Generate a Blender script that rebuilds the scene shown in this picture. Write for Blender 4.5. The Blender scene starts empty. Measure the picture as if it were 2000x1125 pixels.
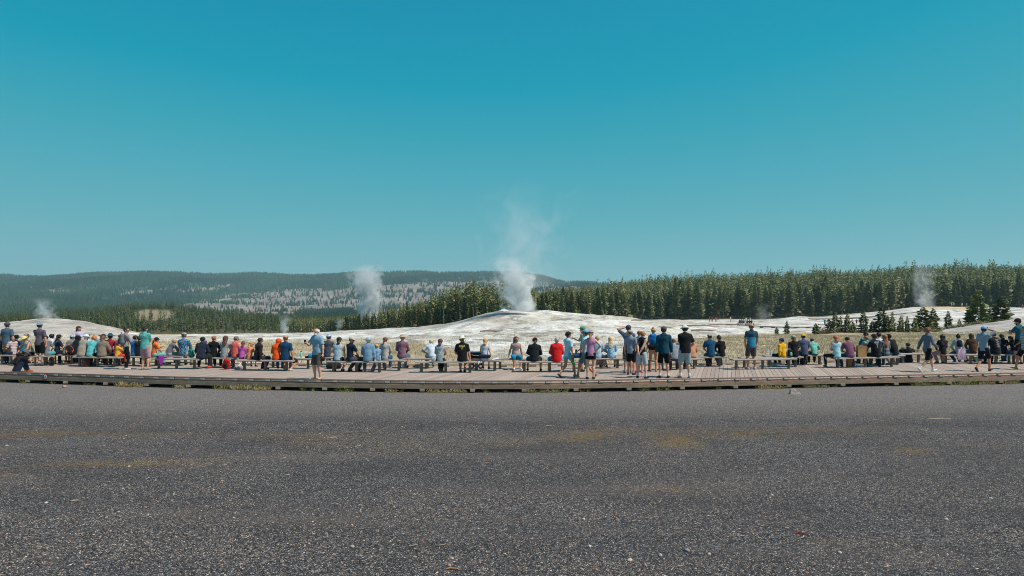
import bpy, math, random
import numpy as np
from mathutils import Vector, Matrix
from mathutils.bvhtree import BVHTree

# ------------------------------------------------------------------ camera, world, sun, exposure
FPX = 1333.0; HOR = 589.0; CZ = 3.04; DECK = 0.31
sc = bpy.context.scene
COL = sc.collection
cam_d = bpy.data.cameras.new('camera'); cam = bpy.data.objects.new('camera', cam_d); COL.objects.link(cam)
cam.location = (0, 0, CZ); cam.rotation_euler = (math.radians(90), 0, 0)
cam_d.lens = 36 * FPX / 2000; cam_d.sensor_width = 36; cam_d.shift_y = (HOR - 562.5) / 2000
cam_d.clip_start = 0.1; cam_d.clip_end = 20000
sc.camera = cam
SUN_TO = Vector((1.05, -0.42, 1.62)).normalized()
SUN_EL = math.asin(SUN_TO.z); SUN_AZ = math.atan2(SUN_TO.x, SUN_TO.y)
w = bpy.data.worlds.new('World'); sc.world = w; w.use_nodes = True
nt = w.node_tree; bg = nt.nodes['Background']
sky = nt.nodes.new('ShaderNodeTexSky'); sky.sky_type = 'NISHITA'; sky.sun_disc = False
sky.sun_elevation = SUN_EL; sky.sun_rotation = SUN_AZ; sky.altitude = 2200
sky.air_density = 1.35; sky.dust_density = 0.6; sky.ozone_density = 3.0
# the photograph's teal colour grade of the sky: one gain and gamma per channel
sep = nt.nodes.new('ShaderNodeSeparateColor'); com = nt.nodes.new('ShaderNodeCombineColor')
nt.links.new(sky.outputs[0], sep.inputs[0])
SKY_K = 0.12
GRADE = ((1.50, .10, -1.270), (-.060, -1.0, .505), (-.060, -1.0, .565))
for i, (ga, gp, gb) in enumerate(GRADE):
    def mth(op, a_, b_):
        x = nt.nodes.new('ShaderNodeMath'); x.operation = op; nt.links.new(a_, x.inputs[0]); x.inputs[1].default_value = b_; return x.outputs[0]
    v = mth('MAXIMUM', mth('MULTIPLY', sep.outputs[i], SKY_K), .02)
    v = mth('MAXIMUM', mth('ADD', mth('MULTIPLY', mth('POWER', v, gp), ga), gb), 0.)
    nt.links.new(mth('MULTIPLY', v, 1/SKY_K), com.inputs[i])
nt.links.new(com.outputs[0], bg.inputs[0]); bg.inputs[1].default_value = SKY_K
sun_d = bpy.data.lights.new('sun', 'SUN'); sun_d.energy = 5.0; sun_d.angle = math.radians(0.53); sun_d.color = (1.0, 0.89, 0.79)
sun = bpy.data.objects.new('sun', sun_d); COL.objects.link(sun)
sun.rotation_euler = (-SUN_TO).to_track_quat('-Z', 'Y').to_euler()
sc.view_settings.view_transform = 'Standard'; sc.view_settings.look = 'None'
sc.view_settings.exposure = 0.0; sc.view_settings.gamma = 1.0; sc.view_settings.use_curve_mapping = False
sc.cycles.volume_step_rate = 1.0; sc.cycles.volume_max_steps = 128
sc.cycles.filter_width = 1.0; sc.cycles.use_denoising = True; sc.cycles.denoising_prefilter = 'NONE'; sc.cycles.use_adaptive_sampling = False; sc.cycles.max_bounces = 6; sc.cycles.volume_bounces = 3; sc.cycles.diffuse_bounces = 3; sc.cycles.transparent_max_bounces = 8

# ------------------------------------------------------------------ helpers
rnd = random.Random(7); RN = np.random.default_rng(11)

def S(h, f=1.0):
    h = h.lstrip('#'); o = []
    for i in (0, 2, 4):
        c = int(h[i:i+2], 16) / 255
        o.append(f * (c / 12.92 if c <= .04045 else ((c + .055) / 1.055) ** 2.4))
    return (*o, 1)

def tag(o, label=None, cat=None, group=None, kind=None):
    if label: o['label'] = label
    if cat: o['category'] = cat
    if group: o['group'] = group
    if kind: o['kind'] = kind
    return o

def empty(name, loc=(0, 0, 0), rz=0):
    o = bpy.data.objects.new(name, None); COL.objects.link(o); o.location = loc; o.rotation_euler = (0, 0, rz); o.empty_display_size = .1
    return o

def mesh_np(name, V, F, mats=(), smooth=False, midx=None):
    """V (n,3) float, F (m,k) int with k 3 or 4, or list of such arrays"""
    Fs = F if isinstance(F, list) else [F]
    Fs = [np.asarray(f, dtype=np.int32) for f in Fs if len(f)]
    me = bpy.data.meshes.new(name)
    V = np.asarray(V, dtype=np.float32)
    me.vertices.add(len(V)); me.vertices.foreach_set('co', V.ravel())
    li = np.concatenate([f.ravel() for f in Fs]); ks = np.concatenate([np.full(len(f), f.shape[1], np.int32) for f in Fs])
    st = np.concatenate([[0], np.cumsum(ks)[:-1]]).astype(np.int32)
    me.loops.add(len(li)); me.loops.foreach_set('vertex_index', li)
    me.polygons.add(len(ks)); me.polygons.foreach_set('loop_start', st); me.polygons.foreach_set('loop_total', ks)
    me.polygons.foreach_set('use_smooth', np.full(len(ks), bool(smooth)))
    for m in mats: me.materials.append(m)
    if midx is not None: me.polygons.foreach_set('material_index', np.asarray(midx, np.int32))
    me.update(calc_edges=True)
    return me

def obj(name, me, parent=None):
    o = bpy.data.objects.new(name, me); COL.objects.link(o)
    if parent: o.parent = parent
    return o

def add_attr(me, name, vals):
    a = me.attributes.new(name, 'FLOAT', 'POINT'); a.data.foreach_set('value', np.asarray(vals, np.float32))

class MB:
    """collects boxes, prisms and tubes into one mesh"""
    def __init__(s): s.v = []; s.f = []
    def add(s, vs, fs):
        b = len(s.v); s.v += [tuple(map(float, v)) for v in vs]; s.f += [tuple(b + i for i in f) for f in fs]; return s
    def box(s, x0, x1, y0, y1, z0, z1, bev=0.0, M=None):
        b = min(bev, (x1-x0)*.4, (y1-y0)*.4, (z1-z0)*.4)
        vs = []
        if b <= 0:
            vs = [(x, y, z) for z in (z0, z1) for y in (y0, y1) for x in (x0, x1)]
            fs = [(0, 2, 3, 1), (4, 5, 7, 6), (0, 1, 5, 4), (2, 6, 7, 3), (0, 4, 6, 2), (1, 3, 7, 5)]
        else:
            def ring(z, i):
                X0, X1, Y0, Y1 = x0+i, x1-i, y0+i, y1-i
                return [(X0+b, Y0, z), (X1-b, Y0, z), (X1, Y0+b, z), (X1, Y1-b, z), (X1-b, Y1, z), (X0+b, Y1, z), (X0, Y1-b, z), (X0, Y0+b, z)]
            vs = ring(z0, b*.6) + ring(z0+b, 0) + ring(z1-b, 0) + ring(z1, b*.6); fs = [tuple(range(7, -1, -1)), tuple(range(24, 32))]
            for r in range(3):
                for i in range(8):
                    j = (i+1) % 8; fs.append((r*8+i, r*8+j, r*8+8+j, r*8+8+i))
        if M is not None: vs = [M @ Vector(v) for v in vs]
        return s.add(vs, fs)
    def tube(s, pts, rad, n=8, cap=True):
        P = [Vector(p) for p in pts]; R = rad if hasattr(rad, '__len__') else [rad] * len(P)
        vs = []; fs = []; up = None
        for i, p in enumerate(P):
            d = (P[min(i+1, len(P)-1)] - P[max(i-1, 0)]).normalized()
            if up is None: up = Vector((0, 0, 1)) if abs(d.z) < .9 else Vector((1, 0, 0))
            a = d.cross(up)
            if a.length < 1e-4: a = d.cross(Vector((.3, 1, .2)))
            a.normalize(); b = d.cross(a).normalized(); up = b.cross(d) * -1 if False else up
            for k in range(n):
                t = 2*math.pi*k/n; vs.append(p + (a*math.cos(t) + b*math.sin(t)) * R[i])
        for i in range(len(P)-1):
            for k in range(n):
                l = (k+1) % n; fs.append((i*n+k, i*n+l, i*n+n+l, i*n+n+k))
        if cap: fs += [tuple(range(n-1, -1, -1)), tuple(range((len(P)-1)*n, len(P)*n))]
        return s.add(vs, fs)
    def ell(s, c, r, n=10, m=7, M=None):
        vs = [(0, 0, -1)]; fs = []
        for i in range(1, m):
            ph = -math.pi/2 + math.pi*i/m
            for k in range(n): vs.append((math.cos(ph)*math.cos(2*math.pi*k/n), math.cos(ph)*math.sin(2*math.pi*k/n), math.sin(ph)))
        vs.append((0, 0, 1)); L = len(vs)-1
        for k in range(n):
            l = (k+1) % n; fs.append((0, 1+l, 1+k)); fs.append((L, L-n+k, L-n+l))
            for i in range(m-2): fs.append((1+i*n+k, 1+i*n+l, 1+i*n+n+l, 1+i*n+n+k))
        vs = [Vector((v[0]*r[0]+c[0], v[1]*r[1]+c[1], v[2]*r[2]+c[2])) for v in vs]
        if M is not None: vs = [M @ v for v in vs]
        return s.add(vs, fs)
    def mesh(s, name, mat, smooth=False):
        me = bpy.data.meshes.new(name); me.from_pydata(s.v, [], s.f); me.update()
        if mat: me.materials.append(mat)
        if smooth: me.polygons.foreach_set('use_smooth', [True]*len(me.polygons))
        return me
    def build(s, name, mat, parent=None, smooth=False): return obj(name, s.mesh(name, mat, smooth), parent)

# ---- node helpers
class NG:
    def __init__(s, name, rough=.85, spec=.3):
        s.m = bpy.data.materials.new(name); s.m.use_nodes = True; s.t = s.m.node_tree
        s.b = s.t.nodes['Principled BSDF']; s.b.inputs['Roughness'].default_value = rough
        s.b.inputs['Specular IOR Level'].default_value = spec; s.out = s.t.nodes['Material Output']
    def n(s, typ, **kw):
        x = s.t.nodes.new('ShaderNode' + typ)
        for k, v in kw.items(): setattr(x, k, v)
        return x
    def l(s, a, b):
        s.t.links.new(a, b)
    def val(s, inp, v):
        if hasattr(v, 'is_linked') or hasattr(v, 'links'): s.l(v, inp)
        else: inp.default_value = v
    def coord(s, kind='Object', scale=(1, 1, 1), rot=(0, 0, 0)):
        tc = s.n('TexCoord'); mp = s.n('Mapping'); mp.inputs['Scale'].default_value = scale; mp.inputs['Rotation'].default_value = rot
        s.l(tc.outputs[kind], mp.inputs[0]); return mp.outputs[0]
    def noise(s, vec, scale, detail=3, rough=.55, dist=0):
        x = s.n('TexNoise'); x.inputs['Scale'].default_value = scale; x.inputs['Detail'].default_value = detail
        x.inputs['Roughness'].default_value = rough; x.inputs['Distortion'].default_value = dist
        if vec is not None: s.l(vec, x.inputs['Vector'])
        return x.outputs[0]
    def vor(s, vec, scale, feature='F1', out='Distance', rand=1):
        x = s.n('TexVoronoi', feature=feature); x.inputs['Scale'].default_value = scale; x.inputs['Randomness'].default_value = rand
        s.l(vec, x.inputs['Vector']); return x.outputs[out]
    def ramp(s, fac, stops, interp='LINEAR'):
        x = s.n('ValToRGB'); x.color_ramp.interpolation = interp; e = x.color_ramp.elements
        while len(e) < len(stops): e.new(.5)
        for i, (p, c) in enumerate(stops):
            e[i].position = p; e[i].color = c if hasattr(c, '__len__') else (c, c, c, 1)
        s.l(fac, x.inputs[0]); return x.outputs[0]
    def math(s, op, a, b=0.0, c=None, clamp=False):
        x = s.n('Math', operation=op); x.use_clamp = clamp
        for i, v in enumerate((a, b, c)):
            if v is None: continue
            s.val(x.inputs[i], v)
        return x.outputs[0]
    def mix(s, fac, a, b, mode='MIX'):
        x = s.n('Mix', data_type='RGBA', blend_type=mode)
        s.val(x.inputs[0], fac); s.val(x.inputs[6], a); s.val(x.inputs[7], b); return x.outputs[2]
    def attr(s, name):
        x = s.n('Attribute'); x.attribute_name = name; return x.outputs['Fac']
    def bump(s, h, strength=.3, dist=.01):
        x = s.n('Bump'); x.inputs['Strength'].default_value = strength; x.inputs['Distance'].default_value = dist
        s.l(h, x.inputs['Height']); s.l(x.outputs[0], s.b.inputs['Normal'])
    def col(s, c): s.val(s.b.inputs['Base Color'], c)

_mc = {}
def wood(name, c0, c1, scale=6, along=(1, 12, 12), rough=.85):
    k = ('w', name)
    if k in _mc: return _mc[k]
    g = NG(name, rough); v = g.coord('Object', along); n1 = g.noise(v, scale, 5, .65); n2 = g.noise(g.coord('Object', (1, 1, 1)), 1.3, 3)
    c = g.ramp(n1, [(.3, c0), (.7, c1)]); c = g.mix(g.ramp(n2, [(.35, .0), (.75, .45)]), c, tuple(x*.6 for x in c0[:3]) + (1,))
    g.col(c); g.bump(n1, .5, .004); _mc[k] = g.m; return g.m

def plain(name, c, rough=.7, var=.12, metal=0, scale=9, bump=.2):
    k = ('p', name, tuple(c), rough)
    if k in _mc: return _mc[k]
    g = NG(name, rough); n = g.noise(g.coord('Object'), scale, 4)
    g.col(g.ramp(n, [(.3, tuple(x*(1-var) for x in c[:3]) + (1,)), (.7, tuple(min(1, x*(1+var)) for x in c[:3]) + (1,))]))
    g.b.inputs['Metallic'].default_value = metal
    if bump: g.bump(n, bump, .01)
    _mc[k] = g.m; return g.m

# pixel of the photograph -> point on the deck / at a depth
def on_deck(px, py):
    s = (py - HOR) / (CZ - DECK); return Vector(((px - 1000) / s, FPX / s, DECK))
def at(px, d, z=0): return Vector(((px - 1000) * d / FPX, d, z))
# ------------------------------------------------------------------ terrain
def zc(z, d): return HOR + (CZ - z) * FPX / d      # picture row of height z at depth d
ROWS = [
 (24, [(0, zc(-.03, 24))]), (33, [(0, zc(-.02, 33))]), (40, [(0, zc(-.1, 40))]), (50, [(0, zc(-.2, 50))]),
 (62, [(0,664),(400,668),(700,667),(900,663),(1100,662),(1300,664),(1500,665),(2000,662)]),
 (80, [(0,655),(110,652),(250,659),(400,662),(700,661),(850,656),(980,650),(1100,648),(1250,652),(1400,655),(1600,652),(1750,651),(1830,649),(1900,645),(2000,636)]),
 (95, [(0,641),(110,637),(200,645),(270,653),(400,658),(700,655),(820,648),(900,640),(980,631),(1100,628),(1200,634),(1300,641),(1400,646),(1560,648),(1800,648),(1840,647),(1900,636),(1960,627),(2000,620),(2300,600)]),
 (110, [(-300,640),(0,630),(40,626),(75,623),(110,622),(150,624),(200,635),(250,646),(300,655),(400,657),(600,654),(700,649),(780,645),(820,639),(860,635),(900,627),(930,617),(960,610),(985,604),(1000,606),(1050,605),(1100,608),(1150,613),(1200,618),(1260,624),(1350,632),(1400,638),(1500,644),(1700,645),(1840,645),(1900,640),(2000,635)]),
 (125, [(-300,645),(110,632),(250,650),(300,654),(600,652),(700,646),(780,643),(860,636),(960,622),(1100,617),(1260,628),(1350,632),(1400,634),(1500,640),(1700,643),(2000,638)]),
 (160, [(-300,655),(0,655),(300,653.5),(600,651.5),(700,645),(780,641),(900,636),(1100,630),(1260,630),(1400,633),(1500,635),(1600,637),(1700,640),(2000,635)]),
 (200, [(0,652),(400,652.5),(600,651),(700,645),(800,640),(900,632),(1100,628),(1300,630),(1400,630),(1500,631),(1700,634),(1800,628),(2000,622)]),
 (250, [(0,646),(300,648),(600,650),(700,645),(900,628),(1100,624),(1300,628),(1450,627.5),(1510,624),(1560,617),(1595,621),(1685,616),(1735,610),(1772,604),(1842,601),(2000,604)]),
 (280, [(0,643),(300,644),(600,646),(700,642),(900,624),(1100,620),(1300,626),(1510,624),(1560,619),(1595,621),(1685,612),(1735,607),(1772,600.5),(1842,598.7),(2000,602),(2300,600)]),
 (330, [(0,638),(250,634),(300,630),(400,636),(600,642),(700,638),(900,618),(1100,612),(1300,618),(1510,616),(1700,607),(1850,600),(2000,600),(2300,596)]),
 (420, [(0,632),(200,624),(270,619),(330,619),(400,622),(500,630),(640,636),(760,628),(900,606),(1000,600),(1100,596),(1300,590),(1500,585),(1700,578),(1850,573),(2000,570),(2300,565)]),
 (520, [(0,628),(200,612),(270,603),(330,603),(400,614),(500,625),(640,634),(800,625),(900,608),(1000,595),(1100,588),(1200,583),(1300,577),(1400,571),(1500,569),(1600,564),(1700,564),(1800,553),(2000,554),(2300,550)]),
 (700, [(0,628),(300,612),(640,630),(900,615),(1200,590),(2000,565)]),
 (1000, [(-300,622),(0,618),(300,615),(640,622),(900,612),(1200,595),(2300,565)]),
 (1500, [(-300,605),(0,604),(100,600),(200,606),(400,610),(640,617),(760,612),(850,602),(950,600),(1200,580),(2300,565)]),
 (2000, [(-300,585),(0,588),(200,590),(350,592),(450,597),(640,602),(750,598),(860,590),(1000,585),(1100,578),(1200,570),(2300,565)]),
 (2400, [(-300,568),(0,573),(200,575),(350,580),(420,583),(640,580),(900,570),(1100,563),(1200,562),(2300,562)]),
 (2800, [(-300,552),(0,556),(200,552),(360,555),(420,564),(640,561),(900,556),(960,552),(1050,556),(1150,557),(1260,559),(2300,560)]),
 (3200, [(-300,540),(0,544),(100,545),(250,542),(400,545),(560,547),(700,541),(900,540),(960,540),(1040,545),(1100,554),(1160,557),(1260,559),(2300,560)]),
 (3500, [(-300,535),(0,539),(60,541),(90,543),(200,536),(260,534),(400,536),(560,539),(700,535),(900,533),(960,533),(1040,538),(1080,547),(1100,553),(1140,554),(1200,558),(1260,557),(2300,560)]),
 (4300, [(0,562)]),
]
PXS = np.arange(-640, 2661, 4.0)
def _row(d, pts):
    y = np.interp(PXS, [p[0] for p in pts], [p[1] for p in pts])
    k = 9 if d >= 60 else 1
    yp = np.pad(y, k//2, mode='edge'); y = np.convolve(yp, np.ones(k)/k, 'valid')
    return CZ - (y - HOR) * d / FPX
RD = np.array([r[0] for r in ROWS], float); RZ = np.array([_row(*r) for r in ROWS])

def vnoise(x, y, seed=0):
    xi = np.floor(x).astype(np.int64); yi = np.floor(y).astype(np.int64); fx = x - xi; fy = y - yi
    fx = fx*fx*(3-2*fx); fy = fy*fy*(3-2*fy)
    def h(a, b):
        n = (a * 374761393 + b * 668265263 + seed * 1442695041) & 0xffffffff
        n = ((n ^ (n >> 13)) * 1274126177) & 0xffffffff
        return ((n ^ (n >> 16)) & 0xffff) / 65535.0
    return (h(xi, yi)*(1-fx) + h(xi+1, yi)*fx)*(1-fy) + (h(xi, yi+1)*(1-fx) + h(xi+1, yi+1)*fx)*fy
def fbm(x, y, oct=4, seed=0):
    s = 0; a = .5
    for i in range(oct): s = s + a*vnoise(x*2**i, y*2**i, seed+i); a *= .5
    return s
def terr(X, Y):
    X = np.asarray(X, float); Y = np.maximum(np.asarray(Y, float), 24.01)
    px = 1000 + X / Y * FPX
    ld = np.log(Y); lr = np.log(RD)
    j = np.clip(np.searchsorted(lr, ld) - 1, 0, len(RD)-2); t = np.clip((ld - lr[j])/(lr[j+1]-lr[j]), 0, 1)
    u = np.clip((px - PXS[0])/4.0, 0, len(PXS)-1.001); i = u.astype(int); f = u - i
    za = RZ[j, i]*(1-f) + RZ[j, i+1]*f; zb = RZ[j+1, i]*(1-f) + RZ[j+1, i+1]*f
    z = za*(1-t) + zb*t
    near = np.clip((Y-33)/40, 0, 1) * np.clip((700-Y)/300, .0, 1)
    z = z + near*((fbm(X/6, Y/6, 4, 3)-.47)*.42 + (fbm(X/1.3, Y/1.3, 2, 9)-.37)*.10) + np.clip((Y-64)/20, 0, 1)*np.clip((300-Y)/60, 0, 1)*(fbm(X/3.2, Y/5.5, 4, 51)-.47)*.42
    far = np.clip((Y-900)/900, 0, 1)
    z = z + far*((fbm(X/260, Y/260, 4, 21)-.47)*30 + (fbm(X/420+.3*fbm(Y/500, X/900, 2, 8), Y/1400, 3, 41)-.44)*np.clip((3300-Y)/500, 0, 1)*80)
    return z
def ground_z(x, y): return float(terr(np.array([x]), np.array([y]))[0])
def proj(X, Y, Z): return 1000 + X/Y*FPX, HOR + (CZ-Z)/Y*FPX

def fan(name, d0, d1, nr, step):
    px = np.arange(-640, 2641, step); dd = np.geomspace(d0, d1, nr)
    D, P = np.meshgrid(dd, px, indexing='ij'); X = (P-1000)*D/FPX; Z = terr(X, D)
    n, m = D.shape; idx = np.arange(n*m).reshape(n, m)
    F = np.stack([idx[:-1, :-1], idx[:-1, 1:], idx[1:, 1:], idx[1:, :-1]], -1).reshape(-1, 4)
    return np.stack([X, D, Z], -1).reshape(-1, 3), F

def sinter_mask(X, Y, Z):
    """how much bare white sinter (1) against dry grass (0) lies there"""
    px, py = proj(X, Y, Z)
    lim = np.interp(px, [-300,0,130,230,260,300,400,600,700,800,850,900,950,1000,1150,1230,1300,1400,1500,1600,1650,1840,1850,1900,1960,2000,2300],
                        [664,664,663,664,661,668,668,668,668,670,674,684,694,698,698,690,668,657,651,649,648,648,652,650,647,645,640])
    m = np.clip((lim - py)/9 + .5, 0, 1)
    near = np.interp(px, [0, 200, 330, 600, 760, 850, 1000, 1230, 1350, 1500, 1700, 2000], [.38,.42,.45,.43,.30,.38,.43,.41,.34,.33,.16,.08])
    m = np.maximum(m, near)
    back = ((px > 262) & (px < 360) & (py < 654) & (py > 640) & (Y > 105))
    return np.where(back, .1, m)

# geyser plain
V, F = fan('p', 26.0, 640.0, 330, 5)
me = mesh_np('geyser_plain', V, F, smooth=True)
px_, py_ = proj(V[:, 0], V[:, 1], V[:, 2])
sm = sinter_mask(V[:, 0], V[:, 1], V[:, 2])
wood_edge = np.interp(px_, [-300, 250, 620, 700, 900, 980, 1100, 1300, 1510, 1700, 1760, 2300], [135, 135, 215, 190, 140, 135, 180, 285, 275, 285, 295, 295])
fl = np.clip((V[:, 1] - wood_edge)/12, 0, 1)
mn = fbm(px_/13, V[:, 1]/35, 3, 5)-.45
meadow = (((px_-300)/42)**2 + ((V[:, 1]-430)/75)**2) < .9+1.6*mn
fl = np.where(meadow, .45, fl); sm = np.where(meadow, .12, sm)
add_attr(me, 'sinter', sm); add_attr(me, 'woods', fl)
yel = ((px_ > 1800) & (px_ < 1912) & (py_ > 598) & (py_ < 608) & (V[:, 1] > 240) & (V[:, 1] < 284)).astype(float)
add_attr(me, 'mineral', yel)
slopegrey = np.clip((V[:, 1]-66)/10, 0, 1) * np.clip((px_-1815)/40, 0, 1) * np.clip((125-V[:, 1])/10, 0, 1) + .95*np.clip((px_-760)/60, 0, 1)*np.clip((1060-px_)/80, 0, 1)*np.clip((V[:, 1]-100)/4, 0, 1)*np.clip((126-V[:, 1])/10, 0, 1) + .85*np.clip((260-px_)/30, 0, 1)*np.clip((V[:, 1]-70)/10, 0, 1)
add_attr(me, 'greyness', np.clip(slopegrey, 0, 1))
g = NG('sinter_and_dry_grass', .95, .1)
P = g.coord('Object'); PL = g.coord('Object', (.35, 1, 1)); PF = g.coord('Object', (.22, 1, 1))
grass = g.ramp(g.noise(P, 1.6, 6, .7), [(.30, S('#8f8266', .85)), (.48, S('#b7a488', .85)), (.62, S('#c6b49a', .85)), (.78, S('#d6c9b4', .85))])
grass = g.mix(g.ramp(g.noise(PL, .16, 4, .6), [(.48, 0.), (.66, .5)]), grass, g.ramp(g.noise(P, 3.1, 4, .7), [(.3, S('#7f7d58', .85)), (.7, S('#a9a27c', .85))]))
sint = g.ramp(g.noise(g.coord('Object', (.42, .13, 1)), 1.0, 10, .74, .3), [(.33, S('#918a80', .95)), (.43, S('#c2beb4', .95)), (.52, S('#dedcd5', .97)), (.66, S('#f0eee8', 1.))])
rust = g.ramp(g.noise(g.coord('Object', (.16, .11, 1)), 1.0, 10, .76, .7), [(.525, 0.), (.575, .85)])
blot = g.ramp(g.noise(g.coord('Object', (.05, .05, 1)), 1.0, 8, .7), [(.42, 0.), (.60, .72)])
sint = g.mix(blot, sint, g.ramp(g.noise(g.coord('Object', (.5, .2, 1)), 1.0, 8, .78), [(.36, S('#8a7c6c', .9)), (.5, S('#b3a793', .9)), (.62, S('#d4ccbd', .9))]))
sint = g.mix(rust, sint, g.ramp(g.noise(P, .3, 3), [(.35, S('#8a7a6c', .9)), (.55, S('#7d8484', .9)), (.68, S('#94664f', .9))]))
speck = g.math('MULTIPLY', g.ramp(g.vor(P, 2.1), [(.14, 1.), (.30, 0.)]), g.ramp(g.noise(P, .30, 4), [(.34, .15), (.55, .95)]))
sint = g.mix(speck, sint, S('#857156', .8))
sint = g.mix(g.math('MULTIPLY', g.attr('greyness'), .75), sint, g.ramp(g.noise(g.coord('Object', (.26, .14, 1)), 1.0, 10, .76, .5), [(.36, S('#746c68', .9)), (.46, S('#a0968e', .9)), (.56, S('#c2b8ad', .9)), (.66, S('#d8d0c6', .9))]))
sint = g.mix(g.math('MULTIPLY', g.attr('mineral'), g.ramp(g.noise(g.coord('Object', (.25, .35, 1)), .9, 6, .7), [(.44, 0.), (.56, .8)])), sint, g.ramp(g.noise(P, .8, 3), [(.35, S('#b5803c')), (.65, S('#d9b25e'))]))
fac = g.math('ADD', g.attr('sinter'), g.math('MULTIPLY', g.math('SUBTRACT', g.noise(PL, .45, 6, .68), .5), 1.7))
fac = g.ramp(fac, [(.44, 0.), (.56, 1.)])
c = g.mix(fac, grass, sint)
c = g.mix(g.attr('woods'), c, g.ramp(g.noise(P, .25, 4), [(.35, S('#3f3f28')), (.7, S('#6a6244'))]))
g.col(c); g.bump(g.noise(PL, 1.3, 6, .7), .8, .25)
me.materials.append(g.m)
tag(obj('geyser_plain', me), 'open plain of dry grass and white sinter with a low geyser mound', kind='structure')

# far hills
V, F = fan('h', 636.0, 4200.0, 190, 8)
V[:, 2] -= .25 * (V[:, 1] < 650)
me = mesh_np('hills', V, F, smooth=True)
def talus(X, Y, Z):
    px, py = proj(X, Y, Z)
    top = np.interp(px, [0,340,370,450,560,700,780,860,960,1050,1110,1160,1300], [575,600,592,575,566,560,556,550,548,552,556,552,560])
    bot = np.interp(px, [0,340,370,450,560,640,720,800,900,1000,1160,1300], [560,600,604,618,620,603,612,612,598,590,580,580])
    e = np.clip(np.minimum(py-top, bot-py)/6 + .5, 0, 1) * (px > 335)
    e2 = np.clip(1-abs(py-np.interp(px, [-50,60,150,220,330,440], [552,562,572,574,566,560]))/(7+6*fbm(px/60, py/9, 2, 4)), 0, 1) * (px < 450)*.72
    e3 = np.clip(1-abs(py-542)/2.5, 0, 1)*((px > 880) & (px < 975))*.6
    return np.clip(np.maximum(np.maximum(e, e2), e3), 0, 1)
tm = talus(V[:, 0], V[:, 1], V[:, 2])
add_attr(me, 'talus', tm)
g = NG('hill_forest_and_talus', .95, .05); P = g.coord('Object')
fo = g.ramp(g.noise(P, .03, 6, .7), [(.3, S('#26382c')), (.55, S('#3b4f3f')), (.75, S('#546752'))])
ta = g.ramp(g.noise(g.coord('Object', (1, .35, 1)), .02, 7, .75), [(.3, S('#59504c', .95)), (.5, S('#857871', .95)), (.7, S('#aa9c90', .95))])
fac = g.ramp(g.math('ADD', g.attr('talus'), g.math('MULTIPLY', g.math('SUBTRACT', g.noise(g.coord('Object', (1, .3, .6)), .010, 7, .75), .51), 2.4)), [(.38, 0.), (.52, 1.)])
g.col(g.mix(fac, fo, ta)); g.bump(g.noise(P, .05, 4), .7, 6)
me.materials.append(g.m)
tag(obj('hills', me), 'long forested plateau with pale rocky cliff bands beyond the valley', kind='structure')

# gravel foreground
xs = np.linspace(-75, 75, 601); ys = np.concatenate([np.linspace(-30, 4, 30), np.geomspace(4.2, 30, 220)])
Xg, Yg = np.meshgrid(xs, ys); Zg = (fbm(Xg/2.2, Yg/2.2, 3, 5)-.44)*.05*np.clip((24-Yg)/4, 0, 1)
def gravel_z(x, y): return float((fbm(np.array([x/2.2]), np.array([y/2.2]), 3, 5)[0]-.44)*.05*min(1, max(0, (24-y)/4)))
n, m = Xg.shape; idx = np.arange(n*m).reshape(n, m)
F = np.stack([idx[:-1, :-1], idx[:-1, 1:], idx[1:, 1:], idx[1:, :-1]], -1).reshape(-1, 4)
me = mesh_np('gravel_ground', np.stack([Xg, Yg, Zg], -1).reshape(-1, 3), F, smooth=True)
MOSS = [(40,848,120,6,.8),(250,848,140,4,.5),(600,850,160,5,.5),(170,905,60,5,1.),(290,905,90,5,1.1),(420,900,60,5,.6),(0,880,14,5,1.),(20,925,40,16,.4),(1010,862,60,7,.5),(1130,854,50,7,1.2),(1200,845,120,8,.6),(1325,864,42,8,1.8),(1420,848,90,7,.8),(1600,840,120,6,.5),(1785,880,28,5,1.3),(1320,955,50,6,.7),(1255,953,26,4,.6),(800,870,120,9,.4),(895,998,20,5,.5),(620,862,60,5,.6),(1700,800,80,3,.4),(1650,1058,70,5,.5)]
mo = np.zeros(Xg.shape)
for a_, b_, sx_, sy_, k_ in MOSS:
    d_ = CZ*FPX/(b_-HOR); x_ = (a_-1000)*d_/FPX; mo += k_*np.exp(-.5*(((Xg-x_)/(sx_*d_/FPX*.7))**2 + ((Yg-d_)/(sy_*d_*d_/(CZ*FPX)*.9))**2))
add_attr(me, 'moss', np.clip(mo, 0, 1.3).reshape(-1))
g = NG('dark_gravel', .9, .25); P = g.coord('Object')
cell = g.n('TexVoronoi'); cell.inputs['Scale'].default_value = 68; g.l(P, cell.inputs['Vector'])
cr = g.n('SeparateColor'); g.l(cell.outputs['Color'], cr.inputs[0])
base = g.ramp(cr.outputs[0], [(0., S('#222324')), (.20, S('#3d3d3f')), (.42, S('#575758')), (.64, S('#6e6c6b')), (.80, S('#908983')), (.91, S('#b8ada3')), (.97, S('#ddd2c6'))], 'CONSTANT')
big = g.noise(g.coord('Object', (.5, 1, 1)), .55, 5, .6)
base = g.mix(g.ramp(big, [(.38, 0.), (.62, .35)]), base, S('#343334'))
pale = g.ramp(g.noise(g.coord('Object', (.22, 1, 1)), .7, 6, .65), [(.50, 0.), (.66, .28)])
base = g.mix(pale, base, S('#7d746e'))
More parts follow.
